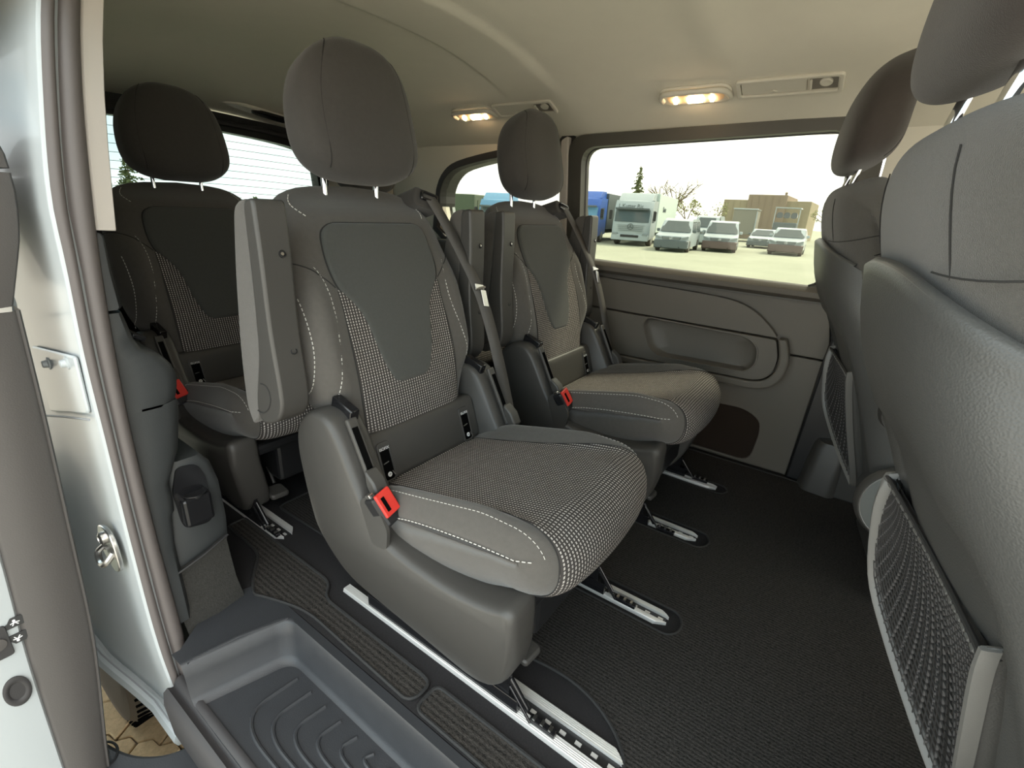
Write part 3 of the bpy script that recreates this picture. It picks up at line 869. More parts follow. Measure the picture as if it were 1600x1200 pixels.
def pic(mb, y, z, flip):
    s = -1 if flip else 1
    # car outline with a small figure, printed flat
    prof = [(-.013, -.004), (-.013, .002), (-.008, .004), (-.004, .010), (.007, .010), (.012, .003), (.013, -.004)]
    pts = [(y + a * 1.15, z + b * s * 1.3) for a, b in prof]
    if flip: pts = pts[::-1]
    mb.prism(pts, lambda p, q, h: Vector((h, p, q)), .0035, .0052)
    FIG.lathe([(.0020, 0), (.0020, .0005)], (.0053, y - .001, z + .0078 * s), (1, 0, 0), 10)
    FIG.tube([Vector((.0054, y - .006, z + .003 * s)), Vector((.0054, y - .001, z + .005 * s)), Vector((.0054, y + .005, z + .003 * s))], .0009, 4)
    FIG.tube([Vector((.0054, y - .001, z + .005 * s)), Vector((.0054, y - .004, z - .001 * s))], .0009, 4)
    FIG.tube([Vector((.0054, y - .001, z + .005 * s)), Vector((.0054, y + .003, z - .001 * s))], .0009, 4)
FIG = MB(); mb = MB(); pic(mb, .034, .158, False); pic(mb, .031, .134, True)
mb.tube([(.0045, .018, .165), (.0045, .018, .120)], .0011, 4); mb.tube([(.0045, .015, .158), (.0045, .018, .165), (.0045, .021, .158)], .001, 4); mb.tube([(.0045, .015, .127), (.0045, .018, .120), (.0045, .021, .127)], .001, 4)
mb.build('child_lock_symbol', M['print_dark'], dr); FIG.build('symbol_figure', M['print'], dr)

# ---- floor mats
def mat_thing(name, label, poly, m, z=.004, holes=(), group=None, cat='mat'):
    bx = sum(p for p, q in poly) / len(poly); by = sum(q for p, q in poly) / len(poly)
    r = thing(name, label, cat, (bx, by, 0), 0, group)
    sh = [(p - bx, q - by) for p, q in poly]
    hs = [[(p - bx, q - by) for p, q in h] for h in holes]
    o = plate('mat_top', sh, hs, xy, z, .0005, m, r)
    mb = MB(); mb.tube([Vector((p, q, z)) for p, q in sh + sh[:1]], .0035, 6)
    for h in hs: mb.tube([Vector((p, q, z - .001)) for p, q in h + h[:1]], .003, 6)
    mb.build('edge_binding', M['binding'], r)
    return r
mat_thing('floor_mat', 'narrow ribbed black mat strip left of the step, wider at its rear end',
          round_poly([(-.985, .400), (-.93, .372), (-.905, .385), (-.80, .420), (-.478, .4115), (-.466, .43), (-.468, .458), (-.485, .464), (-.80, .464), (-.83, .50), (-1.22, .50), (-1.22, .455), (-1.05, .45)], [.02, .02, .03, .05, .015, .01, .01, .015, .03, .03, .01, .01, .03], 5), M['strip'], group='mats')
mat_thing('floor_mat', 'short ribbed black mat strip between step and nearest rail, in the foreground',
          round_poly([(-.455, .410), (.55, .405), (.55, .466), (-.455, .466)], .018, 6), M['strip'], group='mats')
def slot(y0, y1, xe, x0=-1.15):
    return [(x0, y0 - .012), (x0, y1 + .012)] + [(xe - .01 + .03 * math.cos(a), (y0 + y1) / 2 + ((y1 - y0) / 2 + .012) * math.sin(a)) for a in [PI / 2 - i * PI / 10 for i in range(11)]]
slots = [slot(.858, .912, -.150), slot(1.198, 1.252, -.178), slot(1.522, 1.560, -.20)]
mm = round_poly([(-1.20, .585), (-.62, .60), (-.40, .612), (-.28, .632), (-.20, .618), (-.13, .575), (-.10, .505), (-.04, .45), (.55, .42), (.55, 1.76), (-.06, 1.77), (-1.20, 1.77)], [.02, .1, .06, .06, .05, .04, .04, .05, 0, 0, .05, .02], 5)
mat_thing('floor_mat', 'large ribbed black mat covering the floor ahead of the seats', mm, M['mat'], .005, slots, group='mats')

# ---- seat rails
def rail(y0, y1, x0, x1, label, near=False):
    w_ = y1 - y0; yc = (y0 + y1) / 2
    r = thing('seat_rail', label, 'rail', ((x0 + x1) / 2, yc, 0), 0, 'aluminium seat rails in the floor')
    hl = (x1 - x0) / 2; fw = w_ * .30
    for s in (-1, 1):
        outer = s * w_ / 2; inner = s * (w_ / 2 - fw)
        prof = [(outer, .000), (outer - s * .002, .0075)]
        nr = 4
        for k in range(nr):
            a = outer - s * (.003 + (fw - .005) * k / nr); b = outer - s * (.003 + (fw - .005) * (k + .55) / nr)
            prof += [(a, .0085), (b, .0085), (b, .0077)]
        prof += [(inner, .0085), (inner, -.002)]
        rows = []
        for i in range(5):
            cut = 0
            x = -hl + 2 * hl * i / 4
            row = []
            for (y, z) in prof:
                e = x
                if i == 4: e = hl - .030 * (abs(y) / (w_ / 2)) ** 2
                row.append(Vector((e, y, z)))
            rows.append(row)
        v, f = grid(rows); n = len(prof); f.append(tuple(range(len(v) - n, len(v))))
        obj('flange', v, f, M['alu'], r, smooth=False)
    mb = MB(); mb.box((0, 0, .0008), (2 * hl - .02, w_ - 2 * fw, .0012)); mb.build('channel', M['black'], r, smooth=False)
    k = 0; x = hl - .02
    while x > max(-hl, hl - .62):
        mb = MB(); mb.box((x, 0, .0022), (.011, w_ * .10, .002)); mb.build('slot_plate', M['alu'], r, smooth=False)
        x -= .030
    return r
rail(.503, .566, -.787, -.115, 'bright ribbed aluminium rail nearest the door, under the main seat')
rail(.862, .908, -.80, -.155, 'aluminium floor rail second from the door, running out from under the main seat')
rail(1.203, 1.247, -.80, -.185, 'aluminium floor rail third from the door, below the far seat')
rail(1.525, 1.557, -.80, -.208, 'aluminium floor rail farthest from the door, beside the dark wall recess')
rail(.503, .560, -1.90, -1.055, 'aluminium floor rail under the dark rear seat at left')
rail(.862, .905, -1.90, -1.055, 'aluminium floor rail behind the main seat, mostly hidden')

# ================================================================== PASSENGER SEATS
B0 = Vector((-.478, 0, .332)); SD = Vector((-.30, 0, .954)).normalized(); NN = Vector((.954, 0, .30)).normalized()
def BP(y, s, n): return B0 + Vector((0, y, 0)) + SD * s + NN * n
WT = [(.03, .150), (.055, .160), (.085, .172), (.12, .192), (.17, .218), (.22, .232), (.30, .236), (.38, .232), (.44, .222), (.50, .205), (.545, .182), (.567, .145), (.578, .09), (.582, .0)]
S_TOP = .582
def bw(s): return max(.0005, smooth_tab(WT, s)) if s < S_TOP else .0005
def bn(y, s):
    """front surface height above the recline plane"""
    bol = .030 * math.exp(-((abs(y) - .190) / .038) ** 2) * sst(.10, .20, s) * (1 - sst(.34, .46, s))
    lum = .012 * math.sin(PI * min(1, max(0, (s - .03) / .5)))
    top = -.045 * sst(.47, .57, s) ** 2
    # soft seams
    g = 0
    sy = seam_y(s)
    if .15 < s < .42: g -= .004 * math.exp(-((abs(y) - sy) / .004) ** 2)
    return bol + lum + top + g
def seam_y(s): return smooth_tab([(.15, .190), (.20, .180), (.25, .170), (.31, .160), (.36, .160), (.40, .168), (.43, .185)], s)
def side_y(s): return smooth_tab([(.15, .222), (.20, .218), (.26, .212), (.32, .212), (.38, .216), (.42, .22)], s)
def BS(y, s):
    w_ = bw(s); t = min(1, abs(y) / max(w_, .001))
    e = max(0, 1 - t ** 5) ** .45
    k = 1 if s < .47 else math.sqrt(max(0, 1 - ((s - .47) / .1125) ** 2.6))
    k2 = 1 if s > .05 else .8 + .2 * max(0, (s - .03) / .02)
    mid = -.055
    return BP(y, s, mid + (bn(y, s) - mid) * e * (.35 + .65 * k) * k2)
def backrest_body(parent):
    rows = []
    sv = [.030, .034, .042, .055, .07, .085, .10, .12, .14, .16, .18, .20, .225, .25, .275, .30, .325, .35, .375, .40, .42, .44, .46, .48, .50, .515, .53, .545, .558, .567, .573, .578, .581, .582]
    for s in sv:
        w_ = bw(s); row = []
        for i in range(61):
            ph = -PI / 2 + PI * i / 60
            y = w_ * math.sin(ph)
            row.append(BS(y, s))
        k = 1 if s < .47 else math.sqrt(max(0, 1 - ((s - .47) / .1125) ** 2.6))
        for i in range(1, 20):
            ph = PI / 2 - PI * i / 20
            y = w_ * math.sin(ph)
            t = abs(y) / max(w_, .001); e = max(0, 1 - t ** 5) ** .45
            row.append(BP(y, s, -.055 - .055 * e * (.35 + .65 * k)))
        rows.append(row)
    v, f = grid(rows, True); n = len(rows[0]); f.append(tuple(range(n)))
    return obj('backrest', v, [tuple(reversed(q)) for q in f], M['fabric'], parent, auto=False)

def hp(s): return smooth_tab([(.152, .030), (.156, .042), (.165, .054), (.19, .066), (.22, .076), (.26, .084), (.30, .094), (.325, .106), (.345, .122), (.362, .134), (.385, .141), (.41, .143), (.44, .141), (.465, .137), (.478, .130), (.487, .116), (.491, .100)], s)
def pb(s): return smooth_tab([(.056, .136), (.10, .139), (.18, .141), (.26, .139), (.32, .136), (.36, .137)], s)

CW = .212
def c_ztop(x, y):
    t = (x + .49) / .43
    z = .288 + .098 * max(0, t) ** .95
    b = .034 * math.exp(-((abs(y) - .184) / .024) ** 2) * sst(-.49, -.36, x) * (1 - .75 * sst(-.18, -.05, x))
    dish = -.006 * math.exp(-(y / .09) ** 2) * sst(-.45, -.3, x)
    seam = -.004 * math.exp(-((x + .452) / .004) ** 2)
    return z + b + dish + seam
def c_xf(y):
    t = min(1, abs(y) / CW); return -.030 * t ** 2.4 - .050 * t ** 9
def CS(y, a):
    """cushion surface: a = distance from the rear edge along the top, over the nose and under"""
    t = min(1, abs(y) / CW); e = max(0, 1 - t ** 11) ** .40
    xf = c_xf(y); R = .062; xs_ = xf - R; L1 = xs_ + .49
    zb_f = .262
    if a <= L1:
        x = -.49 + a; zt = c_ztop(x, y)
        zm = lerp_tab([(-.49, .272), (-.36, .300), (-.25, .326), (-.10, .346), (0, .350)], x)
        return Vector((x, y, zm + (zt - zm) * e))
    zt = c_ztop(xs_, y); zm = (zt + zb_f) / 2; rz = (zt - zb_f) / 2
    arc = PI * .058
    th = min(PI, (a - L1) / arc * PI)
    ct, sn_ = math.cos(th), math.sin(th)
    zz_ = (abs(ct) ** .85) * (1 if ct > 0 else -1)
    x = xs_ + R * sn_ ** .9 + .003 * th
    zb2 = lerp_tab([(-.49, .272), (-.36, .300), (-.25, .326), (-.10, .346), (0, .350)], x)
    zc = zm + rz * zz_
    return Vector((x, y, zb2 + (zc - zb2) * e))
def c_len(y): return c_xf(y) - .062 + .49 + PI * .058
def cushion_body(parent):
    rows = []
    for i in range(45):
        ph = -PI / 2 + PI * i / 44
        y = CW * math.sin(ph); row = []
        Lt = c_len(y); L1 = Lt - PI * .058
        for j in range(24): row.append(CS(y, L1 * j / 23))
        for j in range(1, 17): row.append(CS(y, L1 + PI * .058 * j / 16))
        t = min(1, abs(y) / CW); e = max(0, 1 - t ** 11) ** .40
        p = row[-1]
        for j in range(1, 10):
            x = p.x + (-.49 - p.x) * j / 9
            zm = lerp_tab([(-.49, .272), (-.36, .300), (-.25, .326), (-.10, .346), (0, .350)], x); zb = lerp_tab([(-.49, .200), (-.25, .212), (-.06, .262)], x)
            e2 = e + (max(0, 1 - t ** 12) ** .22 - e) * sst(0, 9, j)
            row.append(Vector((x, y, zm + (zb - zm) * e2)))
        rows.append(row)
    v, f = grid(rows, True); n = len(rows[0]); f.append(tuple(range(n))[::-1]); f.append(tuple(range(len(v) - n, len(v))))
    return obj('seat_cushion', v, f, M['fabric'], parent, auto=False)

def head_rest(parent, base, post_n=(-.062, -.006), wd=.140, name='headrest', lean=.0, mat=None, H_=.255):
    """base: Vector at the seat-back top centre; headrest rises along SD"""
    def HP(y, s, n): return base + Vector((0, y, 0)) + (SD + NN * lean).normalized() * s + NN * n
    rows = []; z0 = .028
    WTh = [(0, .112), (.04, .128), (.12, .137), (.25, .142), (.42, .142), (.60, .136), (.78, .120), (.90, .100), (.97, .078), (1.0, .060)]
    for i in range(31):
        t = .5 - .5 * math.cos(PI * i / 30); s = z0 + H_ * t
        w_ = smooth_tab(WTh, t) * wd / .140
        k = math.sqrt(max(0, 1 - abs(2 * t - 1) ** 5))
        if i in (0, 30): k = .02; w_ *= .9
        nc = .000 - .02 * math.sin(PI * t * .8) + .018 * t
        row = []
        for j in range(40):
            a = 2 * PI * j / 40
            c_, s_2 = math.cos(a), math.sin(a)
            yy = w_ * (abs(s_2) ** .65) * (1 if s_2 > 0 else -1) * (.25 + .75 * k)
            nn_ = (abs(c_) ** .6) * (1 if c_ > 0 else -1)
            dep = (.060 if nn_ > 0 else .058) * k
            sm = -.003 * math.exp(-((abs(yy) - w_ * .74) / .004) ** 2) if nn_ > 0 else 0
            row.append(HP(yy, s, nc + nn_ * dep + sm))
        rows.append(row)
    v, f = grid(rows, True); n = 40; f.append(tuple(range(n))[::-1]); f.append(tuple(range(len(v) - n, len(v))))
    hr = obj(name, v, f, mat or M['fabric_dark'], parent, auto=False, subsurf=1)
    for sy in (-1, 1):
        # seams on the front face
        pts = []
        for i in range(3, 28):
            t = .5 - .5 * math.cos(PI * i / 30); w_ = smooth_tab(WTh, t) * wd / .140
            k = math.sqrt(max(0, 1 - abs(2 * t - 1) ** 5)); nc = -.02 * math.sin(PI * t * .8) + .018 * t
            s2_ = (.74 / (.25 + .75 * k)) ** (1 / .65)
            if s2_ > .93: continue
            pts.append(HP(sy * w_ * .74, z0 + H_ * t, nc + .060 * k * math.sqrt(1 - s2_ ** 2) ** .6 - .0016))
        mb = MB(); mb.tube(pts, .0011, 5); mb.build('seam', M['seam'], hr)
        mb = MB(); mb.tube([HP(sy * .066, post_n[1], post_n[0]), HP(sy * .066, .07, post_n[0] + .012)], .0055, 10); mb.build('headrest_post', M['chrome'], parent)
        mb = MB(); mb.lathe([(.013, -.002), (.013, .004), (.008, .006)], HP(sy * .066, post_n[1] + .012, post_n[0] + .001), SD, 14); mb.build('post_collar', M['black'], parent)
    return hr

def armrest(parent, y0, y1, outer):
    """folded-up armrest between y0..y1; outer=-1 if its fabric side faces the door"""
    yc = (y0 + y1) / 2
    def A(n, s, y): return BP(y, .02 + s * .92, n + .026 - (.53 - s) * .34)
    # plastic under-shell (faces forward when folded up)
    prof = round_poly([(.030, .535), (.052, .530), (.060, .44), (.066, .30), (.082, .20), (.084, .155), (.060, .132), (.010, .128), (-.012, .150), (-.010, .19), (.018, .27), (.022, .40), (.020, .53)], [.012, .012, .03, .05, .05, .03, .03, .03, .02, .03, .04, .05, .008], 5)
    mb = MB(); mb.prism(prof, A, y0, y1)
    sh = mb.build('armrest', M['plastic'], parent, bevel=.0085, seg=3, auto=60)
    # padded fabric part
    prof2 = round_poly([(.022, .538), (.022, .40), (.018, .27), (-.010, .19), (-.012, .145), (-.042, .128), (-.062, .17), (-.062, .28), (-.042, .44), (-.022, .535), (-.004, .541)], [.008, .03, .04, .03, .01, .01, .03, .06, .05, .02, .01], 5)
    mb = MB(); mb.prism(prof2, A, y0 + .004, y1 - .004)
    mb.build('armrest_pad', M['fabric'], sh, bevel=.012, seg=3, auto=60)
    ys_ = y0 if outer < 0 else y1
    # pivot cover outline
    c_ = (.012, .185); pts = [A(c_[0] + .034 * math.cos(a), c_[1] + .030 * math.sin(a) - .0, ys_ + outer * .0006) for a in [-2.2 + i * 3.7 / 20 for i in range(21)]]
    mb = MB(); mb.tube(pts, .0012, 5); mb.build('pivot_line', M['seam'], sh)
    for s_, n_ in ((.44, .0605), (.265, .071)):
        mb = MB(); mb.lathe([(.0065, -.004), (.0065, .0012), (.0045, .0016), (.0040, -.001)], A(n_, s_, yc + .01 * outer * -1), NN, 14)
        sc2 = mb.build('screw', M['black'], sh)
        if s_ > .4:
            mb = MB(); mb.lathe([(.0028, 0), (.0028, .0012), (.0012, .0014)], A(n_ - .0005, s_, yc + .01 * outer * -1), NN, 10); mb.build('screw_head', M['steel'], sh)
    return sh

def side_cover(parent, sy, full=True):
    poly = [(-.600, .375), (-.592, .425), (-.560, .462), (-.520, .474), (-.482, .466), (-.455, .430), (-.415, .352), (-.395, .322), (-.370, .285), (-.330, .262), (-.20, .250), (-.11, .262), (-.058, .285), (-.055, .22), (-.062, .16), (-.085, .085), (-.125, .030), (-.175, .012), (-.50, .075), (-.545, .15), (-.585, .28)]
    rp = round_poly(poly, [.03, .03, .03, .03, .02, .05, .03, .02, .03, .05, .1, .05, .030, .03, .04, .04, .04, .03, .05, .06, .06], 4)
    def inward(z): return .055 * (max(0, (.22 - z)) / .22) ** 1.3
    rows = []
    for (d, y) in [(.008, -.170), (.002, -.176), (0, -.184), (0, -.226), (.002, -.234), (.006, -.240), (.012, -.243)]:
        r2 = offs(rp, -d) if d else rp
        rows.append([Vector((p, sy * -(y + inward(q)), q)) for p, q in r2])
    v, f = grid(rows, True); n = len(rows[0])
    o_ = len(v)
    # outer dished face
    c3 = Vector((0, 0, 0))
    last = rows[-1]
    f.append(tuple(range(o_ - n, o_)))
    f.append(tuple(range(n))[::-1])
    if sy < 0: pass
    sc_ = obj('side_cover', v, [tuple(reversed(q)) for q in f] if sy > 0 else f, M['plastic'], parent, auto=50)
    return sc_

def make_seat(label, group):
    t = thing('passenger_seat', label, 'seat', (0, 0, 0), 0, group)
    bb = backrest_body(t)
    # dashed cloth on the backrest
    vs = [.056 + (.362 - .056) * i / 30 for i in range(31)]
    v, f, uv = patch(BS, vs, lambda s: -pb(s), lambda s: pb(s), .0006, .0022, .006, 36)
    obj('dashed_panel', v, f, M['woven'], bb, uvs=uv, auto=False)
    vs = [.152 + (.491 - .152) * (.5 - .5 * math.cos(PI * i / 44)) for i in range(45)]
    v, f, uv = patch(BS, vs, lambda s: -hp(s), lambda s: hp(s), -.001, .0075, .010, 30)
    obj('centre_panel', v, f, M['fabric_panel'], bb, uvs=uv, auto=False)
    on = lambda y, s, k=.0012: BS(y, s) + normal_at(BS, y, s) * k
    # panel outline groove
    pts = [on(-hp(s), s, .0008) for s in vs] + [on(hp(s), s, .0008) for s in reversed(vs)]
    mb = MB(); mb.tube(pts + pts[:1], .0016, 6); mb.build('panel_seam', M['seam'], bb)
    for sy in (-1, 1):
        pts = [on(sy * seam_y(s), s) for s in [.155 + .0035 * i for i in range(76)]]
        stitches(pts).build('stitching', M['stitch'], bb)
        pts = [on(sy * side_y(s), s) for s in [.16 + .0035 * i for i in range(58)]]
        stitches(pts).build('stitching', M['stitch'], bb)
        pts = [on(sy * pb(s), s, .0012) for s in [.058 + .004 * i for i in range(76)]]
        mb = MB(); mb.tube(pts, .0010, 5); mb.build('seam', M['seam'], bb)
        # seam running out from the panel shoulder
        pts = [on(sy * (.140 + (.232 - .140) * i / 14), .365 + .055 * math.sin(PI / 2 * i / 14) + .008 * i / 14, .0006) for i in range(15)]
        mb = MB(); mb.tube(pts, .0011, 5); mb.build('seam', M['seam'], bb)
        pts = [on(sy * (.150 + .012 * math.sin(i / 14 * PI)), .505 + .05 * i / 14, .0012) for i in range(15)]
        stitches(pts).build('stitching', M['stitch'], bb)
    cu = cushion_body(t)
    yb = lambda a: smooth_tab([(0, .140), (.10, .141), (.22, .147), (.32, .157), (.40, .168), (.45, .173), (.62, .178)], a)
    vs = [.004 + (.60 - .004) * i / 56 for i in range(57)]
    ys_ = yb
    def CSs(y, a): return CS(y, a)
    v, f, uv = patch(lambda y, a: CS(y, min(a, c_len(y) - .002)), vs, lambda a: -yb(a), lambda a: yb(a), .0006, .0022, .006, 40, -1)
    obj('dashed_panel', v, f, M['woven'], cu, uvs=uv, auto=False)
    onc = lambda y, a, k=.0012: CS(y, a) - normal_at(CS, y, a) * k
    for sy in (-1, 1):
        pts = [onc(sy * yb(a), a) for a in [.01 + .006 * i for i in range(98)]]
        mb = MB(); mb.tube(pts, .0011, 5); mb.build('seam', M['seam'], cu)
        pts = [onc(sy * (.1890 + (.003 * math.sin(a * 7))), a) for a in [.03 + .0035 * i for i in range(124)]]
        stitches(pts, r=.0006).build('stitching', M['stitch'], cu)
        pts = [Vector((x, sy * (.2128 if x < -.08 else .2128 - .55 * (x + .08) ** 1.0 * .9), z)) for x, z in [(-.36 + .0033 * i, smooth_tab([(-.36, .300), (-.30, .318), (-.20, .336), (-.10, .348), (-.03, .352)], -.36 + .0033 * i)) for i in range(94)]]
        # wrap the lower stitch line round the front corner
        pp = []
        for p in pts:
            x = p.x
            if x < -.085: y = .2125
            else:
                # invert c_xf
                y = .2125
                while y > .165 and (c_xf(y) + .001) < x: y -= .0005
            pp.append(Vector((x, sy * (y + .0012), p.z)))
        stitches(pp).build('stitching', M['stitch'], cu)
    # hard strip between cushion and backrest with child-seat anchor windows
    mb = MB(); mb.prism(round_poly([(-.030, .072), (.006, .068), (.012, .052), (.012, -.040), (-.03, -.05)], [.004, .012, .012, .01, 0], 4), lambda p, q, h: BP(h, q, p), -.168, .168)
    strip = mb.build('lower_strip', M['plastic'], t, bevel=.004, auto=60)
    for yy in (-.125, .125):
        fr = round_poly([(yy - .017, -.040), (yy + .017, -.040), (yy + .017, .046), (yy - .017, .046)], .010, 5)
        fi = round_poly([(yy - .012, -.036), (yy + .012, -.036), (yy + .012, .034), (yy - .012, .034)], .006, 5)
        T3 = lambda p, q, h: BP(p, q, h)
        o_ = plate('anchor_frame', fr, [fi], T3, .0148, .010, M['plastic'], strip, bevel=.0015)
        mb = MB(); mb.prism(fi, T3, .0125, .0130); mb.build('anchor_recess', M['hole'], strip, smooth=False)
        mb = MB(); mb.tube([BP(yy - .009, .0, .0142), BP(yy + .004, .002, .0142)], .0012, 6); mb.build('anchor_bar', M['steel'], strip)
        text('anchor_lettering', 'ISOFIX', M['print'], strip, BP(yy, .031, .0152), (0, 1, 0), SD, .0085, .0002)
        mb = MB(); mb.lathe([(.0052, 0), (.0052, .0006), (.0050, .0008)], BP(yy, -.025, .0135), NN, 16); s2 = mb.build('anchor_symbol', M['print'], strip)
        mb = MB(); mb.tube([BP(yy - .002, -.027, .0146), BP(yy, -.023, .0146), BP(yy + .0025, -.026, .0146)], .0006, 4); mb.build('symbol_detail', M['print_dark'], strip)
        mb = MB(); mb.tube([BP(yy + .008, -.020, .0142), BP(yy + .0125, -.030, .0142)], .0011, 6); mb.build('anchor_glint', M['steel'], strip)
    hr = head_rest(t, BP(0, .541, .006), lean=.12)
    # recliner side covers with slot, handle; buckle
    for sy in (1, -1):
        sc_ = side_cover(t, sy)
    # recliner mechanism showing between cover and backrest
    for sy in (-1, 1):
        mb = MB(); mb.box((-.505, sy * .192, .45), (.06, .02, .07), Matrix.Rotation(.3, 3, 'Y')); mb.lathe([(.028, 0), (.028, .012), (.018, .016)], (-.50, sy * .185, .452), (0, sy, 0), 20)
        mb.build('recliner', M['gloss'], t, bevel=.003)
        mb = MB(); mb.tube([BP(sy * .178, .085, .012), BP(sy * .181, .04, .016), BP(sy * .183, -.005, .018)], .0032, 6); mb.build('recliner_cable', M['steel'], t)
    bd = Vector((.055, 0, -.105)).normalized(); up_ = Vector((.105, 0, .055)).normalized()
    R3 = Matrix((bd, Vector((0, 1, 0)), up_)).transposed()
    for sy in (-1, 1):
        y_ = sy * .214
        mb = MB(); mb.box(Vector((-.430, y_ - sy * .006, .398)) + up_ * .0025, (.150, .022, .010), R3); cv = mb.build('slot_bezel', M['plastic'], t, smooth=False, bevel=.003)
        mb = MB(); mb.box(Vector((-.437, y_ - sy * .005, .409)) + up_ * .0032, (.088, .013, .012), R3); mb.build('slot', M['hole'], cv, smooth=False)
        mb = MB(); mb.prism([(-.028, .0), (.0, .014), (.030, .014), (.040, -.006), (.0, -.010)], lambda p, q, h: Vector((-.408, y_ - sy * .002, .352)) + bd * p + up_ * (q + .015) + Vector((0, h, 0)), -.015, .015)
        mb.build('release_lever', M['plastic'], t, bevel=.004)
        # inner frame strut beside the strip
        mb = MB(); mb.box(BP(sy * .181, .018, .020), (.016, .022, .115), Matrix((NN, Vector((0, 1, 0)), SD)).transposed()); mb.build('frame_strut', M['plastic'], t, smooth=False, bevel=.004)
    # buckle on the door side
    bk = MB(); Rb = Matrix.Rotation(math.radians(-28), 3, 'Y') @ Matrix.Rotation(math.radians(12), 3, 'X')
    bc = Vector((-.360, -.222, .325))
    bk.box(bc, (.032, .044, .062), Rb); bo = bk.build('buckle', M['black'], t, smooth=False, bevel=.006)
    mb = MB(); mb.box(bc + Rb @ Vector((.0165, 0, .010)), (.007, .034, .047), Rb); mb.build('buckle_button', M['red'], bo, smooth=False, bevel=.0025)
    mb = MB(); mb.box(bc + Rb @ Vector((.0205, -.006, .010)), (.002, .007, .028), Rb); mb.build('button_mark', M['hole'], bo, smooth=False)
    mb = MB(); mb.box(bc + Rb @ Vector((-.002, -.012, .034)), (.012, .010, .008), Rb); mb.build('buckle_plate', M['steel'], bo, smooth=False, bevel=.001)
    mb = MB(); mb.prism(round_poly([(-.405, .33), (-.37, .36), (-.33, .30), (-.335, .255), (-.375, .25)], .012), xz, -.243, -.236); mb.build('buckle_recess', M['plastic'], t, smooth=False)
    # central structure, front lever and feet on the rails
    mb = MB(); mb.box((-.27, 0, .16), (.36, .22, .12)); mb.box((-.27, 0, .225), (.40, .36, .03)); mb.build('seat_frame', M['black'], t, smooth=False, bevel=.01)
    for sy in (-1, 1):
        yr = sy * .177 - .006
        mb = MB(); mb.box((-.27, yr, .022), (.40, .016, .03)); mb.box((-.27, yr, .075), (.36, .010, .10))
        mb.tube([(-.11, yr, .09), (-.055, yr + .006, .014)], .006, 8); mb.tube([(-.085, yr - .012, .07), (-.04, yr - .010, .014)], .003, 6)
        mb.box((-.02, yr, .012), (.05, .012, .010)); mb.build('rail_foot', M['gloss'], t, smooth=False, bevel=.002)
        mb = MB()
        for q in range(3): mb.box((-.005 - q * .016, yr, .0185), (.005, .010, .005))
        mb.build('foot_teeth', M['steel'], t, smooth=False)
    mb = MB(); mb.tube([(-.17, -.105, .13), (-.125, -.112, .085)], .0042, 8); mb.build('lever_rod', M['steel'], t)
    mb = MB(); mb.prism(round_poly([(-.022, -.022), (.022, -.028), (.026, .024), (-.018, .022)], .012, 5), lambda p, q, h: Vector((-.108 + p, -.116 + q, .068 + h - p * .25)), -.007, .007)
    mb.build('floor_lever', M['plastic'], t, bevel=.004)
    return t

seatA = make_seat('nearest grey fabric seat beside the open door, two armrests folded up', 'rear passenger seats')
index_kids()
# third row, without armrests
def put(o, x, y, label):
    o.location = (x, y, 0); o['label'] = label
    return o
third_near = dup(seatA); put(third_near, -1.075, .695, 'dark shaded seat at left rear, behind the main seat, silhouetted against the tailgate window')
third_far = dup(seatA); put(third_far, -1.075, 1.385, 'rear seat at the far side, almost hidden behind the main seat and its headrest')
# armrests and shoulder belt guide for the two middle-row seats
armrest(seatA, -.290, -.234, -1)
armrest(seatA, .234, .290, -1)
gd = MB(); gd.prism(round_poly([(.135, .540), (.150, .583), (.215, .560), (.222, .520)], [.02, .015, .02, .01], 5), lambda p, q, h: BP(p, q, h), -.075, -.005)
go = gd.build('belt_guide', M['fabric_dark'], seatA, bevel=.012, seg=3)
mb = MB(); lp = round_poly([(.158, .552), (.205, .543), (.212, .556), (.165, .568)], .006, 4); mb.tube([BP(p, q, .000) for p, q in lp + lp[:1]], .004, 6); mb.build('guide_loop', M['gloss'], go)
def belt(name, pts, w_, mat, parent, side):
    rows = []
    for i, p in enumerate(pts):
        p = Vector(p); q = Vector(side[i] if isinstance(side, list) else side)
        rows.append([p - q * w_ / 2, p + q * w_ / 2])
    v, f = grid(rows); return obj(name, v, f, mat, parent, solid=.0016, auto=False)
bp_ = [BP(.180, .572, -.035), BP(.183, .566, -.008), BP(.190, .54, .004), BP(.208, .47, .020), BP(.222, .40, .034), BP(.234, .34, .044), BP(.243, .28, .050), BP(.252, .20, .050), BP(.262, .10, .045), BP(.268, .0, .040), BP(.27, -.08, .038), BP(.27, -.16, .034)]
bp_ = catmull(bp_, 3)
sds = [Vector((.10 + .2 * i / len(bp_), .95, -.1)).normalized() for i in range(len(bp_))]
belt('belt', bp_, .036, M['belt'], seatA, sds)
tb = MB(); c_ = BP(.238, .325, .052)
tb.box(c_, (.004, .034, .012), Matrix((NN, Vector((0, .97, -.2)), SD)).transposed()); tb.tube([c_ + Vector((0, -.017, -.004)), c_ + Vector((.004, .017, -.002))], .0035, 8)
tb.box(c_ + SD * -.030 + Vector((.002, .010, 0)), (.002, .020, .042), Matrix((NN, Vector((0, .97, -.2)), SD)).transposed())
tb.build('belt_tongue', M['steel'], seatA, smooth=False, bevel=.001)
index_kids()
seatB = dup(seatA); put(seatB, -.250, 1.378, 'grey fabric seat by the far sliding door window, armrests folded up, lit by daylight')
seatA.location = (-.235, .70, 0)
for o in (third_near, third_far): o['group'] = 'rear passenger seats'


